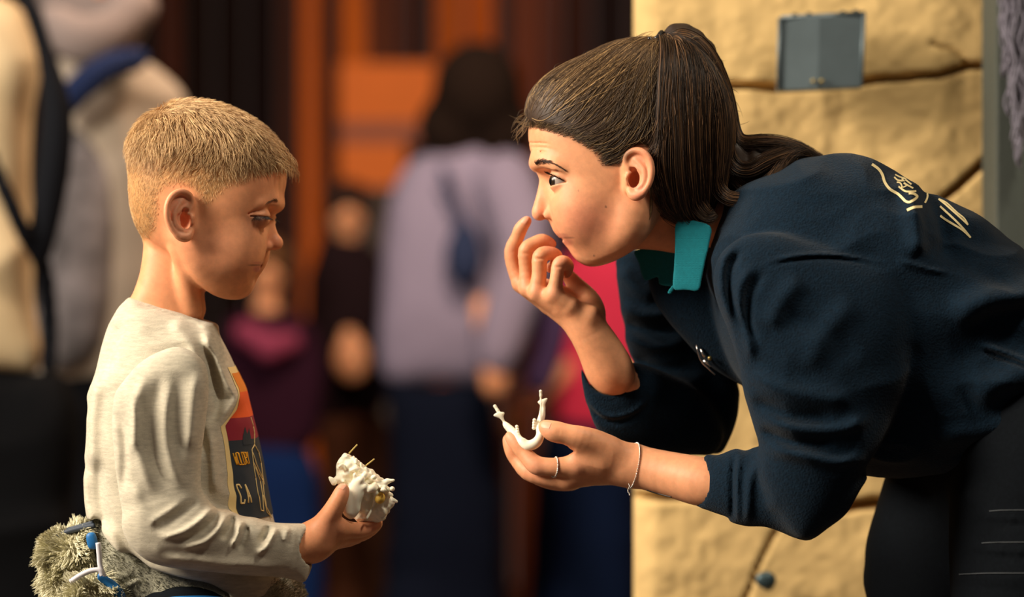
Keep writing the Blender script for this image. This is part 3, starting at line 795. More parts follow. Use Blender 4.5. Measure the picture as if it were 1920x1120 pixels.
def boy_shirt():
    torso = puff([(246, 556), (233, 566), (222, 580), (205, 612), (188, 655), (174, 710), (166, 770), (161, 840), (159, 900), (161, 950), (165, 1000), (172, 1050), (190, 1130), (230, 1200), (400, 1230),
                  (520, 1200), (560, 1130), (548, 1080), (536, 1040), (524, 1010), (511, 975), (498, 915), (486, 851), (475, 794), (460, 738), (442, 695), (424, 655), (411, 628), (407, 608),
                  (381, 598), (350, 586), (310, 574), (280, 564)], 0.0, 1.5, 0.165)
    st = strokes([([(385, 600), (412, 660), (440, 720), (452, 745), (432, 775), (412, 800)], 5, 9), ([(398, 640), (410, 700), (418, 760), (400, 800)], -5, 12), ([(412, 800), (418, 860), (424, 920)], 3, 8), ([(385, 700), (392, 770), (395, 850)], -5, 10),
                  ([(200, 700), (190, 790), (195, 880)], 4, 14), ([(205, 850), (205, 930), (230, 1000)], -4, 12), ([(215, 960), (260, 1040), (330, 1072)], 4, 12), ([(170, 870), (176, 940), (200, 990)], 3, 10),
                  ([(240, 600), (225, 650), (215, 700)], -2.5, 14), ([(250, 567), (300, 580), (350, 598), (405, 625)], -1.2, 3), ([(330, 600), (370, 640), (390, 690)], 3, 12),
                  ([(240, 1010), (300, 1055), (360, 1075), (440, 1090)], -4, 9), ([(400, 1100), (460, 1108), (520, 1100)], 4, 8)], 0.0)
    hem = Outline([(100, 400), (100, 960), (166, 978), (182, 1006), (206, 1021), (223, 1031), (250, 1053), (282, 1073), (316, 1085), (352, 1092), (381, 1097), (422, 1112), (445, 1122), (500, 1120), (545, 1097), (560, 1090), (640, 1080), (640, 400)], -0.09, 4)
    torso = AND(torso, F(lambda P: hem.sd(P[:, 0], P[:, 2]), torso.lo, torso.hi), 0.004)
    torso = DISP(torso, plus(st, cloth_noise(1.6, (12, 10, 20), 0.8, (26, 20, 30), off=60)))
    upper = puff([(324, 651), (290, 662), (255, 685), (225, 718), (214, 740), (211, 790), (215, 850), (221, 905), (231, 960), (246, 1010), (278, 1042), (320, 1056), (360, 1050), (385, 1000), (381, 938), (375, 900), (378, 850), (385, 790),
                  (391, 740), (388, 690), (372, 665), (350, 652)], -0.108, 0.82, 0.05)
    fore = puff([(246, 1010), (278, 1042), (320, 1058), (371, 1068), (420, 1076), (464, 1081), (510, 1084), (545, 1089), (566, 1095), (576, 1082), (583, 1060), (586, 1030), (586, 1000), (583, 986), (560, 984), (530, 983), (500, 980),
                 (475, 972), (454, 968), (438, 960), (422, 953), (405, 950), (381, 936), (330, 930), (270, 950), (238, 975)], -0.100, 1.0, 0.05, tilt=(420, 1020, 0.20, 0))
    su = strokes([([(226, 722), (250, 740), (262, 790), (250, 860)], 3, 10), ([(212, 765), (235, 800), (240, 860), (232, 930)], -3, 9), ([(285, 690), (262, 760), (268, 850), (300, 930)], 4.0, 11), ([(312, 690), (292, 780), (300, 860), (330, 920)], -3.0, 10), ([(330, 700), (318, 790), (326, 860), (352, 915)], 3.0, 9), ([(340, 690), (335, 780), (345, 860)], -2.5, 14),
                  ([(375, 690), (368, 760), (360, 850)], 3.5, 12), ([(322, 651), (290, 660), (252, 688), (222, 725), (214, 745)], -3.0, 3.5), ([(326, 652), (352, 656), (376, 672), (390, 700), (392, 760)], -3.0, 3.5),
                  ([(250, 900), (280, 960), (330, 1000)], 3, 12)], -0.108, res=0.001)
    sf = strokes([([(292, 990), (325, 972), (358, 948), (380, 930)], -7.5, 8), ([(286, 978), (318, 958), (352, 934)], 3.0, 6), ([(305, 1003), (350, 992), (388, 966), (404, 942)], 5.5, 7), ([(330, 1010), (372, 1000), (404, 975), (414, 952)], -3.5, 5),
                  ([(345, 1022), (388, 1012), (418, 985), (428, 957)], 4.5, 6), ([(420, 1010), (434, 990), (440, 964)], -4.5, 5), ([(436, 1024), (450, 1002), (456, 972)], 4.5, 5), ([(452, 1030), (462, 1008), (468, 982)], -3.5, 5),
                  ([(480, 1034), (500, 1026), (514, 1004), (520, 986)], 4.5, 5), ([(490, 1016), (500, 1000), (506, 984)], -4.0, 5), ([(534, 1016), (538, 1000), (542, 987)], 1.8, 5), ([(262, 1010), (330, 1040), (420, 1052), (520, 1062)], 1.8, 10),
                  ([(545, 1086), (556, 1050), (560, 990)], -1.2, 3), ([(300, 1030), (360, 1030), (400, 1022)], -2, 8)], -0.100, res=0.001)
    upper = DISP(upper, plus(su, cloth_noise(1.2, (16, 14, 22), off=70))); fore = DISP(fore, plus(sf, cloth_noise(1.0, (22, 20, 26), off=77)))
    slv = U(0.012, upper, fore)
    far_arm = chain([(330, 700, 115, 42), (320, 800, 120, 38), (330, 930, 118, 36), (400, 1000, 105, 33)], 0.01)
    g = U(0.005, U(0.01, torso, far_arm), slv)
    # neck opening and cuff
    neck = puff([(240, 520), (246, 552), (252, 562), (285, 572), (330, 588), (378, 606), (402, 622), (412, 610), (400, 560), (330, 500)], 0.0, 1.1, 0.060)
    band = CUT(g, neck, 0.002)
    cuff = chain([(572, 1026, -86, 17.5), (600, 1022, -83, 18.0)])
    return CUT(band, cuff, 0.0015)

def boy_trousers():
    return U(0.03, chain([(360, 1180, 0, 60), (370, 1240, 0, 80)]), chain([(350, 1230, -60, 70), (360, 1600, -62, 55), (355, 2455, -62, 42)]), chain([(350, 1230, 60, 70), (360, 1600, 62, 55), (355, 2455, 62, 42)]))

def fleece_body():
    f = puff([(178, 1010), (190, 960), (240, 930), (400, 930), (500, 980), (540, 1060), (560, 1094), (575, 1125), (585, 1180), (570, 1300), (300, 1330), (225, 1250), (195, 1120), (184, 1060)], 0.0, 1.5, 0.150)
    s = strokes([([(225, 1098), (240, 1085), (262, 1072), (280, 1066)], -3, 4), ([(230, 1103), (246, 1092), (268, 1079), (284, 1073)], 3, 5), ([(200, 1035), (215, 1080), (225, 1140)], 4, 12), ([(300, 1090), (350, 1105), (420, 1118)], 5, 10)], 0.0)
    return DISP(f, plus(s, cloth_noise(2.5, (22, 20, 22), off=90)))
def fleece_lump():
    f = puff([(94, 1020), (112, 1008), (130, 1000), (158, 993), (170, 1004), (181, 1028), (184, 1056), (200, 1086), (226, 1106), (236, 1140), (240, 1220), (95, 1220), (88, 1120), (86, 1076), (86, 1047)], -0.02, 1.1, 0.07)
    f2 = puff([(132, 1108), (158, 1092), (188, 1084), (214, 1100), (228, 1122), (232, 1190), (130, 1190)], -0.075, 0.9, 0.03)
    return DISP(U(0.004, f, f2), cloth_noise(4, (26, 26, 26), off=95))
# ------------------------------------------------------------------ the held bones
def skull_sdf():
    b = puff([(618, 899), (627, 893), (631, 872), (640, 857), (650, 850), (663, 857), (676, 868), (688, 878), (700.7, 882), (711, 894), (722, 904), (729, 914), (733, 928), (743, 942), (733, 958), (719.5, 975), (700, 979), (674, 979), (658, 966),
              (646, 958), (649, 930), (645, 915), (625, 905)], -0.055, 1.0, 0.032)
    b = DISP(b, lambda P: 0.0016*noise(P, 130, 2)+0.0009*noise(P, 330, 5))
    r_ = np.random.default_rng(3)
    knobs = []
    for k in range(34):
        t = r_.uniform(0, 1); x = 640+t*92+r_.normal(0, 4); yy = 862+t*52+abs(r_.normal(0, 10))+4
        knobs.append(E(x, yy, -74+r_.uniform(-7, 9), r_.uniform(1.6, 3.6), r_.uniform(2, 4), r_.uniform(1.4, 3.4), r_.uniform(-60, 60)))
    lumps = U(0.0012, *knobs, chain([(712, 908, -72, 3.0), (726, 903, -73, 2.4), (738, 901, -74, 1.3)]), chain([(722, 930, -76, 3), (743, 941, -74, 1.6)]), chain([(626, 905, -70, 3), (622, 900, -70, 2), (618, 896, -70, 1.2)]))
    teeth = U(0.0005, *[E(664+i*4.6, 861+i*4.0, -58-4*(i % 2), 1.6, 2.2, 3.4, 20) for i in range(8)])
    b = U(0.004, b, lumps); b = U(0.001, b, teeth)
    plate = U(0.003, chain([(650, 925, -82, 4.5), (652, 960, -80, 4.5)], 0), E(664, 935, -78, 9, 6, 20, -12))
    b = U(0.006, b, plate)
    cut = U(0.002, E(701, 947, -90, 15, 24, 12, 12), E(716, 940, -88, 9, 22, 9, -20))
    b = CUT(b, cut, 0.003)
    septum = U(0.001, chain([(688, 972, -76, 1.2), (700, 950, -70, 1.2), (706, 925, -74, 2.5)], 0), E(697, 916, -78, 5, 5, 4), E(690, 930, -72, 3, 5, 5))
    b = U(0.002, b, septum)
    b = CUT(b, U(0.002, E(664, 872, -90, 3, 6, 2, 30), E(676, 900, -92, 5, 7, 2.5, -20), E(648, 888, -92, 3, 8, 3), E(715, 925, -86, 2, 6, 4)), 0.002)
    return b
def jaw_sdf():
    # U seen from behind the hand: left and right branches, teeth, coronoid fans, condyle pegs
    u = chain([(948, 797, -18, 2.6), (962, 811, -22, 3.6), (975, 828, -28, 4.0), (990, 836, -32, 4.4), (1006, 830, -34, 4.2), (1013, 815, -32, 3.2), (1010, 798, -28, 2.6), (1015, 780, -24, 2.2), (1018, 762, -20, 2.2)], 0.002)
    right = puff([(1009, 800), (1013, 785), (1016, 765), (1008, 755), (1014, 750), (1027, 747), (1022, 760), (1022, 780), (1019, 795), (1016, 812), (1008, 812)], -0.024, 0.5, 0.0025)
    chin = puff([(976, 822), (985, 838), (994, 840), (1008, 834), (1017, 824), (1018, 810), (1011, 812), (1004, 826), (994, 830), (984, 822)], -0.034, 0.7, 0.004)
    left = puff([(925, 780), (934, 773), (946, 774), (944, 782), (950, 796), (964, 808), (972, 822), (962, 818), (948, 800), (938, 786)], -0.018, 0.5, 0.0025)
    pegs = U(0.001, chain([(940, 778, -17, 1.3), (933, 770, -16, 1.2), (928, 762, -15, 1.7)]), chain([(1014, 755, -24, .9), (1014, 742, -24, .9), (1013.7, 734, -24, 1.5)]), chain([(1014, 756, -30, .8), (1013.5, 790, -30, .7)]))
    teeth = U(0.0006, *[E(969+0.8*i, 800+4.6*i, -26, 1.7, 2.0, 1.5) for i in range(4)], *[E(1001-0.4*i+1, 788+5*i, -30, 1.8, 2.0, 1.7) for i in range(4)])
    return U(0.0008, U(0.002, u, right, chin, left), pegs, teeth)
# ------------------------------------------------------------------ the room
M_wood = mat('dark_planks', (0.1, 0.05, 0.03), 0.9, spec=0.08, tint=True, noise_sc=3, noise_amt=0.25, stretch=(6, 6, 0.6))
M_floor = mat('floor', srgb(70, 55, 48), 0.7, noise_sc=4, noise_amt=0.2)
M_plaster = mat('ochre_plaster', srgb(214, 182, 124), 0.9, noise_sc=7, noise_amt=0.12, bump_sc=60, bump=0.001, spec=0.2)
fl = boxes('floor', [(-6, -4, -0.05, 6, 7.2, 0.0)], M_floor); tag(fl, kind='structure')
def planks():
    V = []; Q = []; C = []
    edges = [-9000, -4000, -1500, -600, -200, 0, 60, 130, 190, 250, 300, 340, 400, 460, 520, 562, 602, 640, 690, 740, 775, 812, 870, 930, 962, 1010, 1050, 1110, 1180, 1260, 1400, 2000, 6000]
    tone = {0: (26, 16, 13), 190: (28, 17, 12), 250: (24, 14, 11), 300: (66, 30, 16), 340: (24, 13, 10), 400: (22, 12, 10), 460: (22, 12, 12), 520: (58, 30, 20), 562: (190, 92, 26), 602: (70, 34, 20), 640: (190, 94, 26), 690: (92, 46, 26), 740: (70, 34, 22),
            775: (46, 24, 18), 812: (160, 78, 26), 870: (172, 82, 28), 930: (58, 28, 18), 962: (104, 50, 28), 1010: (84, 40, 24), 1050: (50, 26, 20), 1110: (30, 20, 20)}
    y = 6.5
    for i in range(len(edges)-1):
        x0 = W(edges[i], 0, y)[0]; x1 = W(edges[i+1], 0, y)[0]; g = 0.006; dy = 0.012*(i % 3)
        n = len(V)
        V += [(x0+g, y-dy, 0), (x1-g, y-dy, 0), (x1-g, y-dy, 4.2), (x0+g, y-dy, 4.2), (x0+g, y+.05, 0), (x1-g, y+.05, 0), (x1-g, y+.05, 4.2), (x0+g, y+.05, 4.2)]
        Q += [(n, n+1, n+2, n+3), (n+5, n+4, n+7, n+6), (n+4, n, n+3, n+7), (n+1, n+5, n+6, n+2), (n+3, n+2, n+6, n+7), (n+4, n+5, n+1, n)]
        C += [srgb(*tone.get(edges[i], (40, 25, 20)))]*8
    return mesh_from('wall_back', np.array(V), np.array(Q), M_wood, None, np.array(C), smooth=False)
tag(planks(), kind='structure')

def right_wall():
    y0 = 0.54
    xs = np.linspace(W(1191, 0, y0)[0], 1.9, 420); zs = np.linspace(0.0, 2.4, 620)
    X, Z = np.meshgrid(xs, zs, indexing='ij')
    P = np.stack([X, 0*X, Z], -1).reshape(-1, 3)
    d = 0.006*noise(P, (5, 1, 6), 4)+0.0028*noise(P, (12, 1, 16), 8)+0.0016*noise(P, (42, 1, 48), 3)+0.0010*noise(P, (110, 1, 120), 2)
    def crack(pts, w, dep):
        L = np.array([W(p[0], p[1], y0) for p in pts])[:, [0, 2]]
        dd, _, _ = seg_dist(P[:, 0]+0.004*noise(P, (14, 1, 14), 1), P[:, 2]+0.005*noise(P, (12, 1, 12), 2), L, False)
        return -dep*np.exp(-(dd/(w*S*1.22))**4)
    for c in (([(1330, 162), (1460, 164), (1620, 158), (1760, 142), (1815, 124), (1870, 122), (2100, 110)], 6, 0.045), ([(1745, 80), (1775, 88), (1795, 100), (1818, 124)], 3, 0.012),
              ([(1765, 368), (1800, 338), (1868, 286), (1990, 200)], 6, 0.04), ([(1170, 938), (1250, 940), (1330, 934)], 7, 0.03), ([(1420, 960), (1590, 955), (1640, 948), (1800, 960)], 9, 0.045),
              ([(1455, 1000), (1425, 1060), (1396, 1130), (1360, 1200)], 3.0, 0.014), ([(1455, 1000), (1480, 955)], 2.5, 0.01)):
        d = d+crack(*c)
    edge = np.clip((P[:, 0]-xs[0])/0.03, 0, 1)
    d = d-0.02*(1-edge)**2
    V = P.copy(); V[:, 1] = y0-d
    nx, nz = len(xs), len(zs)
    i, j = np.meshgrid(np.arange(nx-1), np.arange(nz-1), indexing='ij')
    a = (i*nz+j).ravel(); Q = np.stack([a, a+nz, a+nz+1, a+1], 1)
    # return face, top and back
    yb = y0+0.05; n = len(V)
    back = np.array([(xs[0], yb, zs[k]) for k in range(nz)]); V = np.concatenate([V, back])
    k = np.arange(nz-1); Q = np.concatenate([Q, np.stack([n+k, k, k+1, n+k+1], 1)])
    m = len(V); V = np.concatenate([V, [(xs[-1], yb, 0), (xs[-1], yb, 2.4), (xs[-1], y0, 0), (xs[-1], y0, 2.4)]])
    Q = np.concatenate([Q, [(n, n+nz-1, m+1, m), (n+nz-1, nz-1, m+3, m+1)]])
    return mesh_from('wall_right', V, Q, M_plaster)
tag(right_wall(), kind='structure')

# things on the wall
M_plate = mat('grey_plate', srgb(98, 112, 118), 0.45, metal=0.35, noise_sc=14, noise_amt=0.12)
M_post = mat('grey_post', srgb(66, 72, 66), 0.7, noise_sc=9, noise_amt=0.12, stretch=(8, 8, 0.7), bump_sc=160, bump=0.0006)
M_brass = mat('brass', srgb(170, 150, 90), 0.35, metal=0.8)
def wpt(px, py, y): return W(px, py, y)
yp = 0.475
pl = bpy.data.objects.new('switch_cover', None); col.objects.link(pl); pl.location = wpt(1540, 97, yp)
def local(o, parent, loc):
    o.parent = parent; o.matrix_parent_inverse.identity()
    for v in o.data.vertices: v.co -= Vector(loc)
    return o
q = [wpt(1464, 33, yp), wpt(1622, 23, yp), wpt(1617, 164, yp), wpt(1459, 171, yp)]
mid_t = wpt(1537, 28, yp-0.006); mid_b = wpt(1533, 168, yp-0.006)
V = [q[0], mid_t, q[1], q[2], mid_b, q[3]]; V = V+[(v[0], yp+0.028, v[2]) for v in V]
pm = bpy.data.meshes.new('plate'); pm.from_pydata([tuple(v) for v in V], [], [(0, 5, 4, 1), (1, 4, 3, 2), (6, 7, 10, 11), (7, 8, 9, 10), (0, 1, 7, 6), (1, 2, 8, 7), (2, 3, 9, 8), (3, 4, 10, 9), (4, 5, 11, 10), (5, 0, 6, 11)]); pm.update()
pm.materials.append(M_plate); po = bpy.data.objects.new('plate', pm); col.objects.link(po)
bv = po.modifiers.new('bevel', 'BEVEL'); bv.width = 0.0016; bv.segments = 2
local(po, pl, pl.location)
lip = tubes('rim', [[wpt(1462, 34, yp-.002), wpt(1459, 168, yp-.002)], [wpt(1464, 33, yp-.002), wpt(1622, 24, yp-.002)], [wpt(1620, 26, yp-.002), wpt(1615, 163, yp-.002)]], 0.0022, M_plate)
local(lip, pl, pl.location)
for k in (1525, 1541):
    s_ = solid('screw', E(k, 152, (yp-0.009)*1000, 2.6, 2.0, 2.6), 0.0008, M_brass); local(s_, pl, pl.location)
for k, yy in ((1485, 31), (1512, 29), (1575, 26), (1600, 24)):
    s_ = boxes('clip', [(wpt(k, yy, yp)[0], yp-0.004, wpt(k, yy, yp)[2]-0.002, wpt(k+9, yy, yp)[0], yp+0.006, wpt(k, yy, yp)[2]+0.0035)], M_post, None, 0.0008); local(s_, pl, pl.location)
tag(pl, 'square grey metal cover plate fixed to the ochre plaster wall', 'cover plate')
x0 = wpt(1868, 0, 0.42)[0]
po_ = boxes('wooden_post', [(x0, 0.42, 0, x0+0.11, 0.52, 2.4)], M_post, None, 0.003); tag(po_, 'grey upright post at the right end of the plaster wall', 'post')
M_yarn = mat('grey_yarn', srgb(112, 108, 122), 0.9, sheen=0.3)
yl = []
for i in range(90):
    px = 1872+rng.uniform(0, 90); top = rng.uniform(-90, -20); ln = 160+170*math.exp(-((px-1912)/26)**2)+rng.uniform(-60, 40)
    t = np.linspace(0, 1, 22); ph = rng.uniform(0, 6.3); am = rng.uniform(2, 7)
    yy = 0.37+rng.uniform(-0.02, 0.035)
    yl.append(Wn(px+am*np.sin(t*ln/rng.uniform(9, 18)+ph)+(1905-px)*t*0.35, top+t*ln, yy+0.004*np.sin(9*t+ph)))
yo = tubes('yarn_tangle', yl, 0.0014, M_yarn, None, 5); tag(yo, 'crinkled grey yarn hanging over the grey post, top right', 'yarn')
M_blue = mat('dull_steel', srgb(70, 90, 96), 0.4, metal=0.5)
kn = solid('wall_knob', U(0.004, ell(wpt(1438, 1090, 0.505), (0.010, 0.016, 0.009)), ell(wpt(1436, 1088, 0.485), (0.012, 0.006, 0.010)), ell(wpt(1440, 1100, 0.50), (0.006, 0.010, 0.005))), 0.0012, M_blue)
tag(kn, 'small dark metal knob low on the plaster wall beside a thin crack', 'knob')
# orange display board far behind
M_or = mat('orange_board', srgb(224, 112, 26), 0.7, noise_sc=2, noise_amt=0.1); M_or2 = mat('mauve_band', srgb(150, 84, 62), 0.7)
bd = bpy.data.objects.new('display_board', None); col.objects.link(bd)
def rect(px0, py0, px1, py1, y, t):
    a = W(px0, py1, y); b = W(px1, py0, y); return (a[0], y, a[2], b[0], y+t, b[2])
c0 = W(720, 230, 6.2); bd.location = (c0[0], 6.2, 0)
for nm, r4, m_ in (('upper_panel', (636, 118, 814, 228), M_or), ('middle_band', (636, 228, 800, 268), M_or2), ('lower_panel', (636, 268, 760, 352), M_or), ('stand', (640, 352, 760, 1340), M_floor)):
    o = boxes(nm, [rect(*r4, 6.2, 0.05)], m_); local(o, bd, bd.location)
tag(bd, 'orange display board with a mauve band standing by the dark plank wall', 'display board')

# ------------------------------------------------------------------ people in the background (far out of focus)
def bg_person(label, head, hair, clothes, hands=(), skin=SK_W, y=4.0, vox=0.012, haircol=(0.014, 0.008, 0.006), group=None):
    """head = (px, py, radius px); clothes = list of (name, [sdf...], colour)"""
    s_ = (D+y)/D
    hx, hy, hr = head
    parts = [E(hx, hy, y*1000, hr*S*s_*850, hr*S*s_*900, hr*S*s_*1180), chain([(hx, hy, y*1000, hr*S*s_*480), (hx, hy+hr*2.1, y*1000+20, hr*S*s_*560)])]
    for h_ in hands:
        w = h_[3] if len(h_) > 3 else 1
        parts.append(U(0.01, *[chain([(h_[0]-6, h_[1]-18, h_[2], 24), (h_[0]+dx, h_[1]+18, h_[2]+dx*2, 9)]) for dx in (-9, -3, 3, 9)], E(h_[0], h_[1], h_[2], 34*w, 22, 45*w)))
    tx, ty = hx, hy+hr*5
    parts.append(chain([(hx, hy+hr*2, y*1000+20, 34), (tx, ty, y*1000, 34)]))
    for h_ in hands: parts.append(chain([(tx, ty, y*1000, 30), ((tx+h_[0])/2, (ty+h_[1])/2, (y*1000+h_[2])/2, 22), (h_[0], h_[1], h_[2], 15)], 0.01))
    parts.append(E(hx+hr*0.1, hy+hr*0.2, y*1000-hr*S*s_*900, 10, 16, 14))
    b = solid('person', U(0.02, *parts), vox*0.7, mat('skin_far', skin, 0.6, sss=0.2))
    tag(b, label, 'person', group)
    for nm, fs, colr, *rest in clothes:
        f = U(0.03, *fs) if len(fs) > 1 else fs[0]
        f = DISP(f, cloth_noise(9, (5, 5, 7), off=int(hx)))
        m_ = rest[0] if rest else mat(nm+'_cloth', srgb(*colr), 0.95, spec=0.1)
        solid(nm, f, vox, m_, b)
    if hair: solid('hair', U(0.02, *hair), vox*0.7, mat('hair_far', haircol, 0.95, spec=0.08), b)
    return b
Y = 4.4
def legs(px0, px1, py, y, r, flr=None):
    py1 = 560+CZ/(S*(D+y)/D)-6
    return [chain([(px0, py, y*1000-40, r), (px0, (py+py1)/2, y*1000-60, r*0.75), (px0, py1-14, y*1000-60, r*0.55)]), chain([(px1, py, y*1000+60, r), (px1, (py+py1)/2, y*1000+70, r*0.75), (px1, py1-14, y*1000+70, r*0.55)])]
bg_person('dark-haired person in a lilac grey sweater standing between the boy and the woman', (885, 178, 62),
          [E(895, 170, Y*1000-30, 112, 120, 125), E(850, 240, Y*1000-10, 90, 90, 95), E(935, 245, Y*1000, 90, 95, 95)],
          [('sweater', [puff([(790, 290), (850, 262), (920, 272), (962, 310), (985, 370), (990, 450), (985, 560), (985, 650), (970, 700), (900, 722), (800, 724), (722, 712), (712, 600), (716, 480), (728, 380), (755, 320)], Y, 0.9, 0.19),
                        chain([(950, 340, Y*1000-140, 75), (985, 470, Y*1000-190, 66), (950, 600, Y*1000-230, 55), (930, 670, Y*1000-240, 45)], 0.02)], (142, 134, 160)),
           ('purple_sleeve', [chain([(975, 400, Y*1000-40, 56), (1018, 520, Y*1000-60, 52), (1032, 640, Y*1000-80, 44), (1010, 710, Y*1000-80, 36)], 0.01)], (80, 62, 104)),
           ('bag', [E(868, 480, Y*1000-150, 50, 50, 80), chain([(868, 420, Y*1000-160, 14), (830, 320, Y*1000-150, 14)])], (44, 54, 84)),
           ('jeans', [puff([(722, 705), (800, 715), (905, 715), (930, 800), (940, 900), (945, 1120), (930, 1350), (760, 1350), (725, 1120), (735, 900)], Y, 0.8, 0.15)]+legs(780, 880, 1150, Y, 90), (10, 16, 32))],
          hands=[(927, 712, Y*1000-245)], y=Y, skin=SK_W)
Y2 = 5.0
bg_person('person in a raspberry pink top and blue jeans standing behind the woman\'s hands', (1120, 400, 48), [E(1120, 385, Y2*1000+20, 90, 90, 100)],
          [('top', [puff([(1080, 465), (1160, 465), (1215, 500), (1225, 650), (1205, 800), (1130, 812), (1055, 805), (1040, 740), (1044, 640), (1050, 520)], Y2, 0.9, 0.16)], (242, 66, 104)),
           ('jeans', [puff([(1046, 790), (1200, 795), (1200, 950), (1180, 1200), (1000, 1200), (990, 1000), (1010, 860)], Y2, 0.8, 0.14)]+legs(1050, 1130, 1150, Y2, 85), (14, 28, 58))],
          hands=[(962, 790, Y2*1000-150), ], y=Y2)
M_mar = (74, 22, 50)
bg_person('person with a dark jacket and brown trousers behind the held skull piece', (652, 398, 40), [E(650, 382, Y2*1000+20, 74, 74, 66)],
          [('jacket', [puff([(610, 450), (690, 445), (725, 500), (735, 620), (720, 760), (660, 800), (600, 790), (575, 700), (575, 560), (590, 480)], Y2, 0.9, 0.13)], (30, 18, 22)),
           ('trousers', [puff([(600, 780), (720, 780), (735, 950), (730, 1150), (630, 1150), (600, 950)], Y2, 0.8, 0.12)]+legs(650, 700, 1150, Y2, 70), (74, 44, 30))],
          hands=[(660, 672, Y2*1000-150, 1.4)], y=Y2, haircol=(0.03, 0.015, 0.012))
Y3 = 4.6
bg_person('child in a maroon jacket and pink scarf, just behind the boy\'s chest', (500, 505, 42), [E(498, 490, Y3*1000+20, 76, 76, 66)],
          [('jacket', [puff([(440, 590), (560, 590), (600, 640), (610, 740), (570, 850), (440, 850), (405, 760), (405, 650)], Y3, 0.9, 0.13)], (42, 16, 32)),
           ('scarf', [chain([(460, 625, Y3*1000-90, 36), (505, 650, Y3*1000-130, 46), (545, 640, Y3*1000-100, 34)], 0.01)], (140, 60, 88)),
           ('trousers', [puff([(440, 840), (570, 840), (600, 950), (590, 1200), (440, 1200)], Y3, 0.8, 0.12)]+legs(480, 560, 1180, Y3, 70), (16, 38, 84))],
          y=Y3, haircol=(0.10, 0.045, 0.02))
# the two on the left, nearer
YL = 2.25
M_speck = mat('speckled_knit', srgb(100, 96, 100), 0.9, noise_sc=16, noise_amt=0.75, sheen=0.2)
lb = bg_person('person in a pale hooded jacket with navy shoulder straps behind the boy\'s head', (180, -40, 95), None,
          [('hood', [puff([(75, -70), (66, 10), (92, 62), (132, 95), (200, 104), (255, 82), (288, 0), (285, -90), (180, -150)], YL-0.02, 1.2, 0.13), chain([(100, 40, YL*1000-110, 30), (150, 75, YL*1000-130, 34), (215, 60, YL*1000-120, 30), (262, 10, YL*1000-90, 28)], 0.02)], (140, 128, 126)),
           ('jacket', [puff([(100, 110), (150, 100), (230, 104), (290, 122), (335, 168), (352, 230), (366, 330), (372, 470), (350, 620), (300, 700), (200, 722), (120, 735), (62, 728), (70, 560), (84, 380), (92, 220)], YL, 1.1, 0.17)], (172, 160, 146)),
           ('vest', [puff([(100, 260), (150, 235), (205, 300), (225, 420), (215, 560), (190, 650), (150, 690), (80, 690), (70, 560), (84, 400)], YL-0.07, 1.1, 0.14)], None, M_speck),
           ('trousers', [puff([(66, 700), (330, 690), (340, 900), (330, 1200), (80, 1200), (60, 900)], YL, 0.9, 0.13)]+legs(130, 260, 1180, YL, 85), (8, 9, 13)),
           ('strap', [chain([(118, 210, YL*1000-150, 20), (150, 165, YL*1000-175, 22), (200, 128, YL*1000-165, 22), (262, 108, YL*1000-110, 20)], 0.01)], (34, 46, 82))],
          y=YL, vox=0.008)
YM = 1.6
la = bg_person('person in a cream jacket cut off by the left edge', (-60, -80, 90), [E(-60, -110, YM*1000+20, 90, 95, 100)],
          [('jacket', [puff([(-140, 10), (-60, -10), (10, -5), (52, 30), (74, 100), (76, 200), (62, 320), (58, 420), (70, 520), (80, 620), (78, 680), (60, 706), (-60, 715), (-180, 715), (-200, 400), (-190, 100)], YM, 1.0, 0.16)], (206, 186, 150)),
           ('trousers', [puff([(-170, 690), (70, 695), (130, 730), (150, 800), (140, 950), (110, 1200), (-160, 1200)], YM, 0.9, 0.14)]+legs(-80, 60, 1180, YM, 85), (8, 9, 12))],
          y=YM, vox=0.008)
M_blk = mat('black_nylon', srgb(7, 10, 18), 0.8, spec=0.15)
bp = solid('backpack', U(0.01, puff([(30, -20), (70, 5), (100, 90), (130, 180), (137, 250), (130, 330), (112, 420), (92, 488), (70, 495), (56, 450), (64, 350), (78, 200), (66, 90)], YM-0.13, 1.1, 0.12),
                                chain([(-30, 270, YM*1000-178, 9), (10, 360, YM*1000-180, 11), (46, 440, YM*1000-160, 11), (80, 500, YM*1000-100, 12), (92, 600, YM*1000-60, 12), (90, 690, YM*1000-60, 12)], 0.01)), 0.007, M_blk)
tag(bp, 'black backpack worn by the person in the cream jacket at the left edge', 'backpack')
HV = 0.0011
# ------------------------------------------------------------------ the boy
M_bone = mat('bone', srgb(255, 250, 226), 0.5, sss=0.15, noise_sc=90, noise_amt=0.08)
M_jeans = mat('dark_trousers', srgb(13, 17, 22), 0.9, spec=0.08, noise_sc=300, noise_amt=0.2)
M_fleece = mat('grey_fleece', srgb(140, 138, 120), 0.95, sheen=0.4, noise_sc=160, noise_amt=0.3, bump_sc=350, bump=0.0012)
M_sherpa = mat('sherpa_pile', srgb(214, 208, 176), 0.9, tint=True)
M_bluetrim = mat('blue_binding', srgb(24, 108, 176), 0.5, noise_sc=60, noise_amt=0.1)
M_cord = mat('white_cord', srgb(214, 212, 220), 0.6)
M_grey = mat('grey_zip', srgb(62, 72, 86), 0.6)
def body(parts, cols):
    A = [mesh_arrays(f, v) for f, v in parts]
    C = np.concatenate([c(a[0]) for a, c in zip(A, cols)])
    V, Q = join_arrays(A)
    return mesh_from('person', V, Q, M_skin, None, C)
hb, ecb = boy_head()
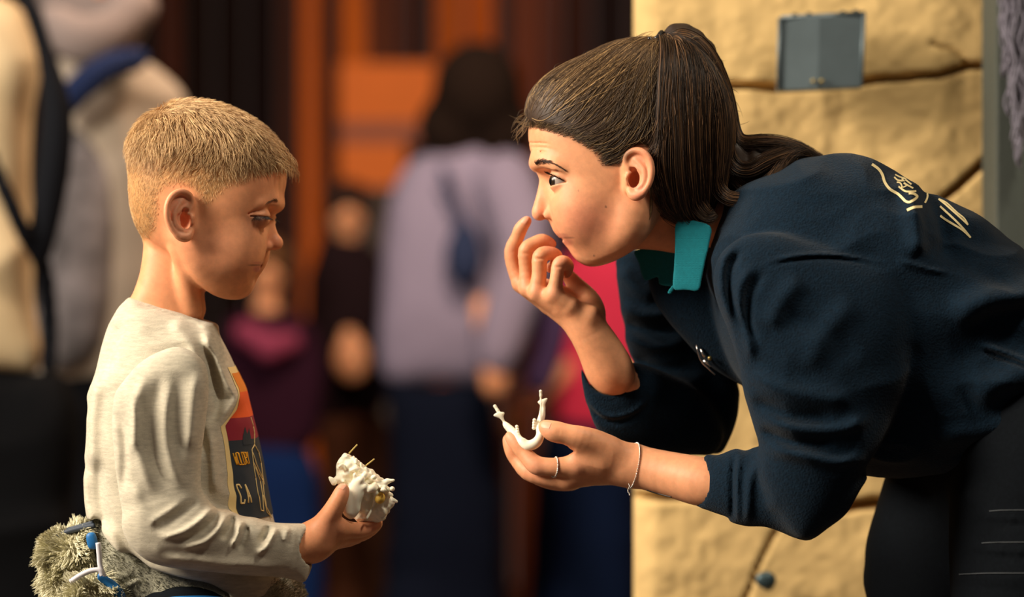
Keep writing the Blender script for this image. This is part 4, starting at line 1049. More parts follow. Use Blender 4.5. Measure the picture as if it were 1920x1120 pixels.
inner_b = U(0.03, chain([(320, 610, 0, 24), (300, 700, 0, 52), (300, 850, 0, 54), (330, 960, 0, 48), (365, 1150, 0, 46)], 0.01), chain([(300, 720, -70, 22), (285, 800, -104, 20), (300, 960, -104, 18), (420, 1020, -98, 16), (520, 1035, -90, 16)], 0.01),
            chain([(310, 720, 70, 22), (320, 800, 116, 24), (340, 930, 116, 22)], 0.01), MIR(chain([(350, 1220, -55, 52), (360, 1600, -60, 40), (355, 2440, -60, 30)], 0.01)))
plainb = tint_fn(SK_B)
boy = body([(hb, HV), (boy_hand(), HV*0.8), (inner_b, 0.007)], [boy_tints, hand_tint(SK_B, [(640, 915, 14, .5), (620, 990, 26, .25), (700, 990, 20, .4)]), plainb])
tag(boy, 'boy with short blond hair in a light grey shirt, holding the skull piece', 'person')
for sg in (1, -1): eyeball('eye', ecb*np.array([1, sg, 1]), 0.0106, (0.74, -0.56, -0.36), boy, (0.02, 0.012, 0.008))
shirt = solid('shirt', boy_shirt(), 0.0018, M_shirt, boy)
tag(shirt, 'light grey heather shirt with an orange and navy print')
solid('trousers', boy_trousers(), 0.006, M_jeans, boy)
tj = solid('tied_jacket', fleece_body(), 0.0022, M_fleece, boy); tj['label'] = 'grey fleece jacket knotted round the waist'
lump = solid('sherpa_lining', fleece_lump(), 0.003, M_sherpa, tj, np.array([srgb(190, 184, 152)])*np.ones((1, 3)) if False else (lambda P: np.tile(np.array(srgb(176, 170, 138)), (len(P), 1))))

# ------------------------------------------------------------------ the woman
hw, ecw = wom_head()
inner_w = U(0.03, chain([(1300, 400, 0, 22), (1400, 430, 0, 24), (1520, 470, 0, 76), (1750, 640, 0, 90), (1950, 740, 0, 95)], 0.02), chain([(1520, 520, -100, 34), (1560, 680, -130, 30), (1560, 860, -118, 24), (1500, 935, -100, 22), (1380, 922, -76, 17), (1330, 907, -68, 17)], 0.01),
            chain([(1400, 540, 80, 28), (1290, 640, 102, 22), (1300, 780, 88, 20), (1230, 770, 50, 18), (1150, 706, 13, 17)], 0.01),
            chain([(1975, 850, -80, 70), (1985, 1600, -80, 45), (2010, 2440, -80, 34)], 0.01), chain([(1830, 880, 80, 70), (1770, 1600, 85, 45), (1790, 2440, 85, 34)], 0.01))
woman = body([(hw, HV), (far_hand(), HV*0.8), (near_hand(), HV*0.8), (inner_w, 0.008)],
             [wom_tints, hand_tint(SK_W, [(990, 415, 12, .5), (1034, 458, 14, .4), (1050, 490, 20, .3), (975, 530, 12, .25), (1005, 547, 12, .25), (1038, 550, 12, .25), (960, 470, 14, .35)]),
              hand_tint(SK_W, [(1022, 802, 14, .45), (955, 820, 16, .5), (1000, 880, 26, .3), (1085, 880, 20, .2)]), tint_fn(SK_W)])
tag(woman, 'young woman with a brown ponytail, bending forward in a navy sweatshirt, finger at her nose', 'person')
for sg in (1, -1): eyeball('eye', ecw*np.array([1, sg, 1]), 0.0118, (-1, -0.5, -0.10), woman, (0.03, 0.018, 0.01))
sweat = solid('sweatshirt', sweatshirt(), 0.0022, M_navy, woman)
sweat['label'] = 'navy sweatshirt with cream lettering on the back'
ca_, cb_ = collar()
solid('collar_flap', ca_, 0.0008, M_teal, woman)['label'] = 'teal ribbed near collar flap'
solid('collar_flap', cb_, 0.0008, M_teal, woman)['label'] = 'teal ribbed far collar flap'
solid('trousers', w_trousers(), 0.005, M_jeans, woman)

# bones
sk = solid('skull_fragment', skull_sdf(), 0.0007, M_bone); tag(sk, 'cream broken skull piece held up in the boy\'s hand', 'skull')
solid('yellow_core', E(712, 934, -72, 5.2, 6, 5.8, -10), 0.0007, mat('yellow_core', srgb(230, 190, 84), 0.5, sss=0.2), sk)['label'] = 'yellowish core inside the hollow'
M_pin = mat('bamboo_pin', srgb(214, 190, 110), 0.5)
for a, b in (((654, 851, -0.060), (670, 834, -0.058)), ((684, 875, -0.060), (702, 861, -0.056))):
    tubes('pin', [[W(*a), W(*b)]], 0.0007, M_pin, sk, 6)
jw = solid('jaw_bone', jaw_sdf(), 0.00045, M_bone); tag(jw, 'small U-shaped white jaw bone pinched in the woman\'s fingers', 'bone')

# ------------------------------------------------------------------ jewellery and trimmings
def ring_pts(c, u, v, ru, rv, n): 
    a = np.linspace(0, 2*np.pi, n, endpoint=False)
    return np.array(c)+ru*np.cos(a)[:, None]*np.array(u)+rv*np.sin(a)[:, None]*np.array(v)
def beads(name, P, r, m_, parent):
    f = U(0.0, *[ell(p, (r, r, r)) for p in P])
    return solid(name, f, r/3.2, m_, parent)
def hug(P, lift):
    b = bvh_of(woman); out = []
    for p in P:
        r_ = b.find_nearest(Vector(tuple(p))); out.append(np.array(r_[0]+r_[1]*lift))
    return np.array(out)
c = W(1041, 877, -0.0375)
rp = ring_pts(c, (0.10, 0.0, 0.99), (0.25, -0.96, 0), 0.0098, 0.0098, 34)
rg = beads('beaded_ring', hug(rp, 0.0006), 0.00095, M_metal, woman); rg['label'] = 'silver beaded ring'
c = W(1188, 875, -0.0345); n_ = 74
bp_ = ring_pts(c, (0.20, 0.0, 0.98), (0.2, -0.98, 0), 0.0196, 0.0196, n_)
br = beads('bracelet', hug(bp_, 0.0007), 0.00078, M_metal, woman); br['label'] = 'fine silver chain bracelet'
dz = [W(1179+1.5*math.sin(i), 908+2.6*i, -0.050) for i in range(9)]
beads('bracelet_tail', np.array(dz), 0.0007, M_metal, br)
body_bvh = bvh_of(woman); sw_bvh = bvh_of(sweat); sh_bvh = bvh_of(shirt); boy_bvh = bvh_of(boy)
def on_surface(bvh, pts, lift=0.0004, step=1.5):
    """follow a pixel polyline on a surface"""
    P = catmull(pts, 6, False); out = []
    for p in P:
        h_ = hit(bvh, p[0], p[1])
        if h_[0] is None: continue
        out.append(np.array(h_[0]+h_[1]*lift))
    return np.array(out)
def ribbon(lines, bvh, width, lift, name, m_, parent):
    """flat printed strokes lying on cloth; lines = (points, width px[, end width])"""
    V = []; Q = []
    for ln in lines:
        P = catmull(ln[0], 8, False) if len(ln[0]) > 2 else np.array([np.array(ln[0][0])*(1-t)+np.array(ln[0][1])*t for t in np.linspace(0, 1, 9)])
        w0 = ln[1]; w1 = ln[2] if len(ln) > 2 else w0
        T = np.gradient(P, axis=0); T /= np.linalg.norm(T, axis=1)[:, None]+1e-9; Nn = np.stack([-T[:, 1], T[:, 0]], 1)
        rows = []
        for i, p in enumerate(P):
            w = (w0+(w1-w0)*i/(len(P)-1))/2; row = []
            for s_ in (-1, -0.33, 0.33, 1):
                q = p+Nn[i]*w*s_; h_ = hit(bvh, q[0], q[1])
                row.append(None if h_[0] is None else np.array(h_[0]+h_[1]*lift))
            rows.append(row if all(r_ is not None for r_ in row) else None)
        for a, b in zip(rows, rows[1:]):
            if a is None or b is None: continue
            if np.linalg.norm(a[0]-b[0]) > 0.02: continue
            n = len(V); V += a+b
            for k in range(3): Q.append((n+k, n+k+1, n+k+5, n+k+4))
    return mesh_from(name, np.array(V), np.array(Q), m_, parent)
M_print = mat('cream_print', srgb(232, 214, 160), 0.7)
def z7(X, Y_): return (1620+X/6.2227, 280+Y_/6.2222)
L7 = [([(90, 180), (165, 235), (210, 300), (240, 390), (300, 470), (400, 530), (485, 610)], 5), 
      ([(485, 610), (530, 622), (585, 590), (615, 555), (590, 530), (560, 520), (520, 520)], 4.5), ([(505, 715), (590, 680), (675, 672)], 5), ([(690, 455), (735, 520), (735, 570), (705, 630)], 4, 3.5),
      ([(400, 440), (470, 490), (520, 500), (605, 492)], 3.4), ([(430, 470), (440, 440), (420, 400), (380, 390)], 2.8), ([(460, 400), (570, 460)], 3.2), ([(450, 450), (490, 430), (470, 395)], 2.4),
      ([(350, 330), (390, 365), (450, 375)], 3), ([(360, 300), (420, 330), (470, 340)], 2.6), ([(480, 360), (550, 415)], 3), ([(470, 380), (440, 350), (490, 350)], 2.4),
      ([(890, 780), (940, 815), (1060, 890), (1150, 950), (1240, 1035)], 4.5, 3), ([(890, 670), (960, 735), (1060, 830), (1160, 935), (1240, 1035)], 3.6), 
      ([(870, 585), (950, 650), (1050, 740), (1140, 820), (1210, 885)], 3.2), ([(870, 585), (960, 630), (1080, 740), (1165, 810), (1210, 885)], 2.6)]
pr = ribbon([([z7(*p) for p in l[0]],)+tuple(l[1:]) for l in L7], sw_bvh, 1, 0.0006, 'back_print', M_print, sweat)
pr['label'] = 'cream letters and curved outline printed across the back'
# silver badge on the chest
yb0 = hit(sw_bvh, 1330, 672)[0].y-0.005
def at_y(pts, dy=0.0): return [np.array(W(p[0], p[1], yb0+dy)) for p in pts]
bdg = tubes('badge', [at_y([(1306, 647), (1308, 658), (1312, 672), (1318, 682), (1329, 692), (1341, 703)])], 0.0010, M_metal, sweat, 8); bdg['label'] = 'silver metal badge on the chest'
tubes('clasp', [at_y([(1314, 654), (1318, 664), (1321, 671)], 0.001), at_y([(1319, 676), (1327, 682), (1333, 687)], 0.001)], 0.0017, M_metal, bdg, 8)
solid('stud', E(1331, 672, (yb0-0.002)*1000, 2.3, 2.3, 2.3), 0.0007, M_brass, bdg)
# hair tie on the forearm
bt = on_surface(body_bvh, [(1213, 919), (1230, 924.5), (1246, 929), (1259, 932)], 0.0002)
if len(bt) > 2: tubes('hair_tie', [bt], 0.0008, M_dark, woman, 6)['label'] = 'thin black band under the forearm'
# fingernails
M_nail = mat('nail', srgb(236, 172, 142), 0.42, spec=0.3)
def nail_at(who, bvh, px, py, ln, wd, ang, dz=0.0003):
    h_ = hit(bvh, px, py)
    if h_[0] is None: return
    n = np.array(h_[1]); c = np.array(h_[0]); a = math.radians(ang)
    u = np.array([math.cos(a), 0, math.sin(a)]); u -= n*(u@n); u /= np.linalg.norm(u); v = np.cross(n, u)
    g = 7; V = []
    for i in range(g):
        for j in range(g):
            s_ = (i/(g-1)*2-1); t_ = (j/(g-1)*2-1)
            w = math.sqrt(max(0.02, 1-max(0, s_)**3*0.75-0.1*min(0, s_)**2))
            p = c+u*s_*ln/2+v*t_*wd/2*w
            r_ = bvh.find_nearest(Vector(p)); V.append(np.array(r_[0]+r_[1]*dz))
    Q = [(i*g+j, (i+1)*g+j, (i+1)*g+j+1, i*g+j+1) for i in range(g-1) for j in range(g-1)]
    return mesh_from('fingernail', np.array(V), np.array(Q), M_nail, who)
nail_at(woman, body_bvh, 985, 411, 0.0095, 0.0058, 62)
nail_at(woman, body_bvh, 1036, 456, 0.006, 0.006, -40)
nail_at(woman, body_bvh, 1023, 797, 0.010, 0.007, 160)
nail_at(boy, boy_bvh, 642, 911, 0.008, 0.0065, 70)

# print on the front of the shirt, laid on the chest along x
def front_decal(poly, name, m_, parent, lift=0.0006, step=0.003):
    """poly in (y, z); pressed onto the chest from the front"""
    from mathutils.geometry import delaunay_2d_cdt
    P = []
    n = len(poly)
    for i in range(n):
        a = np.array(poly[i]); b = np.array(poly[(i+1) % n]); k = max(1, int(np.linalg.norm(b-a)/step))
        P += [tuple(a+(b-a)*t/k) for t in range(k)]
    E_ = [(i, (i+1) % len(P)) for i in range(len(P))]
    A = np.array(P); lo = A.min(0); hi = A.max(0)
    gy, gz = np.meshgrid(np.arange(lo[0], hi[0], step), np.arange(lo[1], hi[1], step), indexing='ij')
    ins = inside(gy.ravel(), gz.ravel(), A)
    d, _, _ = seg_dist(gy.ravel(), gz.ravel(), A, True)
    G = np.stack([gy.ravel(), gz.ravel()], 1)[ins & (d > step*0.6)]
    vs = [Vector(p) for p in P]+[Vector(tuple(g)) for g in G]
    out = delaunay_2d_cdt(vs, E_, [list(range(len(P)))], 1, 1e-7)
    V = []; ok = []
    for v in out[0]:
        h_ = sh_bvh.ray_cast(Vector((0.3, v[0], v[1])), Vector((-1, 0, 0)))
        # never the forearm or the sleeve: only the chest itself
        good = h_[0] is not None and W(380, 0)[0] < h_[0].x < W(515, 0)[0]+0.01
        V.append((h_[0]+Vector((1, 0, 0))*lift) if good else Vector((0, 0, 0))); ok.append(good)
    Fc = [list(f) for f in out[2] if all(ok[i] for i in f)]
    Fc = [f for f in Fc if max((V[f[0]]-V[f[1]]).length, (V[f[1]]-V[f[2]]).length, (V[f[0]]-V[f[2]]).length) < 0.03]
    me = bpy.data.meshes.new(name); me.from_pydata([tuple(v) for v in V], [], Fc); me.update()
    for p in me.polygons: p.use_smooth = True
    me.materials.append(m_)
    o = bpy.data.objects.new(name, me); col.objects.link(o); o.parent = parent
    return o
def yz(px, py):
    h_ = hit(sh_bvh, px, py)
    return (h_[0].y, h_[0].z)
pts_l = [(444, 728), (444, 750), (440, 768), (426, 784), (413, 798), (416, 815), (420, 835), (423, 857), (426, 893), (429, 928), (431, 957)]
left = [yz(*p) for p in pts_l]
ytop = left[0][1]; ybot = left[-1][1]-0.01
yR = 0.062
def band(z0, z1, inset=0.0):
    L = [p for p in left if z0 >= p[1] >= z1]
    ys = lambda z: float(np.interp(-z, [-p[1] for p in left], [p[0] for p in left]))+inset
    zz = np.linspace(z0, z1, 14)
    return [(ys(z), z) for z in zz]+[(yR-inset, z) for z in zz[::-1]]
print('print y,z', [(round(a, 3), round(b, 3)) for a, b in left])
zt, zb = left[0][1]+0.02, ybot
M_p1 = mat('print_cream', srgb(238, 214, 150), 0.8); M_p2 = mat('print_orange', srgb(232, 92, 30), 0.8); M_p3 = mat('print_crimson', srgb(140, 20, 48), 0.8)
M_p4 = mat('print_dark', srgb(30, 44, 58), 0.8); M_p5 = mat('print_yellow', srgb(232, 170, 40), 0.8); M_p6 = mat('print_amber', srgb(226, 132, 30), 0.8)
Z = lambda py: CZ+(560-py)*S*(D-0.03)/D
front_decal(band(zt, zb), 'print_border', M_p1, shirt, 0.0005)
IN = 0.0045
for nm, a, b, m_ in (('print_band', 700, 735, M_p6), ('print_band', 735, 782, M_p2), ('print_band', 782, 823, M_p3), ('print_field', 823, 985, M_p4)):
    front_decal(band(min(Z(a), zt-0.003), max(Z(b), zb), IN), nm, m_, shirt, 0.0009)
# letters and line drawing on the dark field, as strokes pressed on the chest
def front_strokes(lines, r, name, m_, parent, lift=0.0012):
    L = []
    for ln in lines:
        P = []
        for a, b in zip(ln, ln[1:]):
            for t in np.linspace(0, 1, 5): P.append((a[0]+(b[0]-a[0])*t, a[1]+(b[1]-a[1])*t))
        out = []
        for p in P:
            h_ = sh_bvh.ray_cast(Vector((0.3, p[0], p[1])), Vector((-1, 0, 0)))
            if h_[0] is not None and W(380, 0)[0] < h_[0].x < W(515, 0)[0]+0.01: out.append(np.array(h_[0])+np.array([lift, 0, 0]))
        if len(out) > 1: L.append(out)
    return tubes(name, L, r, m_, parent, 5) if L else None
GL = {'W': [[(0, 1), (.25, 0), (.5, .7), (.75, 0), (1, 1)]], 'O': [[(0, 0), (0, 1), (1, 1), (1, 0), (0, 0)]], 'L': [[(0, 1), (0, 0), (1, 0)]], 'E': [[(1, 1), (0, 1), (0, 0), (1, 0)], [(0, .5), (.8, .5)]],
      'R': [[(0, 0), (0, 1), (1, .95), (1, .55), (0, .5), (1, 0)]], 'Y': [[(0, 1), (.5, .5), (1, 1)], [(.5, .5), (.5, 0)]], 'C': [[(1, .8), (.8, 1), (0.1, 1), (0, .8), (0, .2), (.1, 0), (.8, 0), (1, .2)]],
      'A': [[(0, 0), (.5, 1), (1, 0)], [(.2, .35), (.8, .35)]], 'D': [[(0, 0), (0, 1), (.7, 1), (1, .7), (1, .3), (.7, 0), (0, 0)]]}
def word(txt, y0, y1, z0, z1, gap=0.25):
    n = len(txt); w = (y1-y0)/(n+(n-1)*gap); out = []
    for i, ch in enumerate(txt):
        a = y0+i*w*(1+gap)
        for st in GL[ch]: out.append([(a+p[0]*w, z0+p[1]*(z1-z0)) for p in st])
    return out
ya, yb_ = yz(436, 858)[0], yz(463, 855)[0]
front_strokes(word('WOLDRY', ya, yb_, Z(868), Z(846)), 0.0007, 'print_word', M_p5, shirt)
ya2, yb2 = yz(445, 922)[0], yz(464, 920)[0]
front_strokes(word('CA', ya2, yb2, Z(938), Z(904), 0.9), 0.0009, 'print_letters', M_p1, shirt)
def yq(px, py):
    h_ = hit(sh_bvh, px, py)
    return (h_[0].y, h_[0].z) if h_[0] is not None and h_[0].x > W(400, 0)[0] else None
def zz8(X, Y_): return (400+X/3.5, 680+Y_/3.5)
wl = [[(245, 570), (262, 540), (262, 470), (255, 420), (238, 360)], [(245, 570), (252, 640), (270, 760), (285, 860), (305, 970), (322, 975), (318, 900), (300, 780), (268, 690)], [(262, 540), (290, 590), (305, 660), (318, 760), (326, 800)],
      [(250, 590), (280, 680), (315, 760), (325, 870), (340, 950), (372, 1015)], [(318, 870), (345, 985), (375, 1020)], [(252, 650), (285, 720), (318, 780)]]
L = []
for ln in wl:
    q_ = [yq(*zz8(*p)) for p in ln]; q_ = [p for p in q_ if p is not None]
    if len(q_) > 1: L.append(q_)
front_strokes(L, 0.00055, 'print_figure', M_p1, shirt)
mt = [yq(*zz8(*p)) for p in [(185, 515), (187, 480), (200, 420), (215, 470), (228, 430), (240, 500), (245, 560)]]
mt = [p for p in mt if p is not None]
if len(mt) > 3: front_decal(mt+[(mt[-1][0], mt[0][1]-0.004), (mt[0][0], mt[0][1]-0.004)], 'print_mountain', M_p4, shirt, 0.0012)

tr_ = [o for o in woman.children if o.name.startswith('trousers')][0]
M_seam_light = mat('seam_highlight', srgb(52, 57, 62), 0.8)  # paler colour puts the highlights of the rib ridges onto the seams
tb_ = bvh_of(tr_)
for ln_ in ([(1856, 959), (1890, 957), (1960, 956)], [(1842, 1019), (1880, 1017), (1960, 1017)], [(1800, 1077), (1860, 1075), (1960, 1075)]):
    ribbon([(ln_, 2.0)], tb_, 1, 0.0012, 'seam', M_seam_light, tr_)['label'] = 'rib seam across the thigh, its highlight painted pale'
# ------------------------------------------------------------------ hair
def sample(o, n, accept):
    me = o.data; nv = len(me.vertices)
    v = np.empty(nv*3, np.float32); me.vertices.foreach_get('co', v); v = v.reshape(-1, 3)
    nn = np.empty(nv*3, np.float32); me.vertices.foreach_get('normal', nn); nn = nn.reshape(-1, 3)
    ok = np.nonzero(accept(v))[0]
    i = rng.choice(ok, n)
    return v[i]+rng.normal(0, 0.0006, (n, 3)), nn[i]
def to_px(P):
    s = S*(D+P[:, 1])/D
    return 960+P[:, 0]/s, 560-(P[:, 2]-CZ)/s
def grow(bvh, R, Nn, dirf, length, npts, lift, jit=0.25):
    """strands that creep over a surface; lift = how far the tip stands off"""
    m = len(R); out = np.zeros((m, npts, 3), np.float32); pos = R.copy(); out[:, 0] = R-Nn*0.0006
    step = (np.asarray(length)/(npts-1))
    nrm = Nn.copy(); jv = rng.normal(0, jit, (m, 3))
    for k in range(1, npts):
        d = dirf(pos, k/(npts-1))+jv
        d -= nrm*(d*nrm).sum(1)[:, None]; d /= np.linalg.norm(d, axis=1)[:, None]+1e-9
        pos = pos+d*step[:, None]
        t = k/(npts-1)
        for i in range(m):
            r_ = bvh.find_nearest(Vector(pos[i]))
            if r_[0] is not None: pos[i] = r_[0]; nrm[i] = r_[1]
        out[:, k] = pos+nrm*(np.asarray(lift)*t**0.8)[:, None]
    return out
# the boy
def acc_b(v):
    return (hl_boy.sd(v[:, 0], v[:, 2]) < 0.003*noise(v, 200, 3)) & (v[:, 2] > W(0, 455)[2]) & (np.abs(v[:, 1]) < 0.078)
R, Nn = sample(boy, 22000, acc_b)
px, py = to_px(R)
# keep off the ear
keep = ~((px > 306) & (px < 366) & (py > 350) & (py < 455) & (np.abs(R[:, 1]) > 0.05))
R, Nn, px, py = R[keep], Nn[keep], px[keep], py[keep]
hgt = np.clip((338-py+0.10*(px-300))/85, 0, 1)**1.3
ln = 0.0026+0.0190*hgt*rng.uniform(0.4, 1.15, len(R)); lf = 0.0006+0.0062*hgt*rng.uniform(0.3, 1.2, len(R))
def dir_b(P, t):
    px, py = to_px(P)
    f = np.clip((px-360)/150, 0, 1); lo_ = np.clip((py-250)/80, 0, 1)
    dx = 0.55*f+0.25-1.0*lo_*(1-0.75*f); dz = -1.0-0*px
    crown = np.clip((225-py)/30, 0, 1)
    dx = dx+1.0*crown
    sgn = np.where(P[:, 1] < 0, -1.0, 1.0)
    return np.stack([dx, sgn*0.25, dz], 1)
jb = np.stack([noise(R, 90, k) for k in (11, 12, 13)], 1)*0.55
Lb = grow(boy_bvh, R, Nn, lambda P, t: dir_b(P, t)+jb, ln, 6, lf, 0.20)
base_c = np.array(srgb(206, 164, 100)); dk = np.array(srgb(140, 98, 58)); lt = np.array(srgb(248, 214, 160))
u = rng.uniform(0, 1, len(R)); cl = noise(R, 160, 5)*0.5+0.5
w = np.clip(u*0.7+cl*0.5-0.1, 0, 1)[:, None]
C = dk*(1-w)+lt*w
strands('hair', Lb, (0.00008+0.00015*hgt)*rng.uniform(0.8, 1.3, len(Lb)), M_hair, boy, C)
# fringe
n = 380; R = []; 
t = rng.uniform(0, 1, n); px_ = 500+48*t+rng.normal(0, 3, n); 
fr = []
for i in range(n):
    y_ = rng.uniform(-0.045, 0.03); x_ = rng.uniform(500, 532)
    h_ = boy_bvh.ray_cast(Vector((W(x_, 0)[0], y_, 1.3)), Vector((0, 0, -1)))
    if h_[0] is None or h_[0].z < W(0, 318)[2]: continue
    p0 = np.array(h_[0]); drop = rng.uniform(0.012, 0.024)*(1-0.35*abs(y_)/0.045)
    fwd = 0.010*rng.uniform(0.5, 1.3)
    q = [p0, p0+np.array([fwd*0.7, -0.1*fwd, -0.15*drop]), p0+np.array([fwd*1.2, -0.1*fwd, -0.5*drop]), p0+np.array([fwd*1.25, 0, -1.0*drop])]
    q2 = []
    for k, p in enumerate(q):
        r_ = boy_bvh.find_nearest(Vector(p))
        d = (Vector(p)-r_[0]).dot(r_[1])
        if k and d < 0.0022+0.0012*k: p = np.array(r_[0]+r_[1]*(0.0022+0.0012*k))
        q2.append(p)
    fr.append(catmull(q2, 3, False))
fr = np.array(fr); w = rng.uniform(0, 1, (len(fr), 1)); strands('fringe', fr, 0.0003, M_hair, boy, dk*(1-w)+lt*w)
def brow(pts, who, bvh, n, colr, ln, name='eyebrow', spread=2.2, up=0.0):
    out = []
    P = catmull(pts, 10, False)
    for sg in (1, -1):
        for i in range(n):
            k = rng.integers(0, len(P)-1); p = P[k]; d = P[min(k+1, len(P)-1)]-P[k]; d = d/(np.linalg.norm(d)+1e-9)
            q = p+np.array([-d[1], d[0]])*rng.normal(0, spread*0.5)
            h_ = hit(bvh, *q)
            if h_[0] is None: continue
            a = np.array(h_[0]); nrm = np.array(h_[1]); v = np.array([d[0], 0, -d[1]+up]); v -= nrm*(v@nrm); v /= np.linalg.norm(v)+1e-9
            s_ = np.array([a, a+v*ln*0.5+nrm*0.0009, a+v*ln+nrm*0.0007]); s_[:, 1] *= sg
            out.append(s_)
    c = np.tile(np.array(colr), (len(out), 1))
    return strands(name, np.array(out), 0.00016, M_hair, who, c)
brow([(521, 378), (512, 376), (500, 380)], boy, boy_bvh, 55, srgb(120, 82, 54), 0.0035, spread=1.8)
brow([(1005, 309), (1010, 305), (1020, 302.5), (1030, 304)], woman, body_bvh, 170, srgb(58, 38, 28), 0.0042, spread=3.0)
brow([(1028, 303.5), (1038, 307), (1048, 312), (1058, 318)], woman, body_bvh, 80, srgb(86, 58, 42), 0.0036, spread=1.4)
def lashes(c, r, pts, tipd, who, n, colr, name='eyelashes', ln=0.006, w=0.00022):
    out = []
    P = catmull(pts, 12, False)
    for sg in (1, -1):
        for i in range(n):
            p = P[rng.integers(0, len(P))]
            x, _, z = W(p[0], p[1], c[1])
            rr = r*r-(x-c[0])**2-(z-c[2])**2
            y = c[1]-math.sqrt(max(rr, 1e-7))
            a = np.array([x, y, z]); v = np.array(tipd)+0.5*(a-c)/r+rng.normal(0, 0.12, 3); v /= np.linalg.norm(v)
            s_ = np.array([a, a+v*ln*0.5, a+v*ln+np.array([0, 0, 0.15*ln*(1 if tipd[2] > 0 else 0.3)])]); s_[:, 1] *= sg
            out.append(s_)
    return strands(name, np.array(out), w, M_hair, who, np.tile(np.array(colr), (len(out), 1)))
lashes(ecb, 0.0122, [(462, 406.5), (475, 407.5), (488, 407.5), (500, 407), (505, 408)], (0.7, -0.3, -0.8), boy, 75, srgb(34, 20, 14), ln=0.0060, w=0.00018)
lashes(ecw, 0.0136, [(1028.5, 327), (1036, 330), (1046, 335), (1058, 341)], (-0.8, -0.2, 0.35), woman, 90, srgb(14, 10, 10), ln=0.0050, w=0.00018)

# the woman: hair cap, then strands
def cap_sdf():
    full = puff([(988, 232), (984, 212), (989, 186), (1000, 166), (1018, 148), (1044, 131), (1072, 117.5), (1100, 106), (1122, 95), (1150, 84), (1185, 77), (1225, 76), (1262, 84), (1305, 115), (1340, 160), (1358, 215), (1362, 275), (1350, 345), (1325, 400),
                 (1280, 425), (1230, 440), (1160, 440), (1080, 400), (1030, 340), (1000, 280)], 0.0, 1.46, 0.117)
    reg = F(lambda P: hl_wom.sd(P[:, 0], P[:, 2])+0.002*noise(P, 220, 9), full.lo, full.hi)
    return AND(full, reg, 0.006)
tie = np.array(W(1236, 97, 0.0))
def streak(P):
    n = noise(P, (60, 60, 60), 3)*0.5+0.5
    a = np.array(srgb(30, 21, 16)); b = np.array(srgb(58, 42, 30))
    return a*(1-n[:, None])+b*n[:, None]
M_cap = mat('hair_mass', (0.05, 0.03, 0.02), 0.55, tint=True, spec=0.4)
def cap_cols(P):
    _, py = to_px(P); w = np.clip((290-py)/150, 0, 1)[:, None]  # crown highlight put into the cap colour, lighter towards the top
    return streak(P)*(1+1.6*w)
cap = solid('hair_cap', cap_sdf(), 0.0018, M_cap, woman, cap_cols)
cap['label'] = 'brown hair pulled back'
cap_bvh = bvh_of(cap)
def acc_w(v):
    px, py = to_px(v)
    return (py < 395) & (hl_wom.sd(v[:, 0], v[:, 2]) < 0.0015) & (py < 300+0.5*(px-1100))
R, Nn = sample(cap, 13500, acc_w)
px, py = to_px(R)
dist = np.linalg.norm(R-tie, axis=1)
ln = np.minimum(dist*rng.uniform(0.5, 1.05, len(R)), 0.11)
def dir_w(P, t):
    v = tie-P; d = np.linalg.norm(v, axis=1)[:, None]; v = v/d
    px, py = to_px(P)
    low = np.clip((py-215)/90, 0, 1)[:, None]
    back = np.array([[1.0, 0, -0.15]])
    w = low*np.clip((1235-px)/120, 0, 1)[:, None]
    return v*(1-0.85*w)+back*0.85*w
Lw = grow(cap_bvh, R, Nn, dir_w, ln, 10, 0.0008+0.0030*rng.uniform(0, 1, len(R))**3, 0.13)
def hair_cols(n, P0=None, hi=0.35):
    a = np.array(srgb(36, 27, 21)); b = np.array(srgb(96, 75, 52)); c = np.array(srgb(150, 122, 84))
    u = rng.uniform(0, 1, (n, 1))
    if P0 is not None: u = np.clip(u*0.6+0.55*(noise(P0, 130, 7)[:, None]*0.5+0.5)-0.08, 0, 1)
    C = a*(1-u)+b*u
    m = rng.uniform(0, 1, (n, 1)) < hi*0.3
    return np.where(m, c, C)
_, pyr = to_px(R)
topness = np.clip((300-pyr)/150, 0, 1)[:, None]  # same crown highlight painted into the strand colours
strands('hair', Lw, 0.00018*rng.uniform(0.7, 1.4, len(Lw)), M_hair, woman, hair_cols(len(Lw), R, 0.5)*(0.5+2.1*topness))
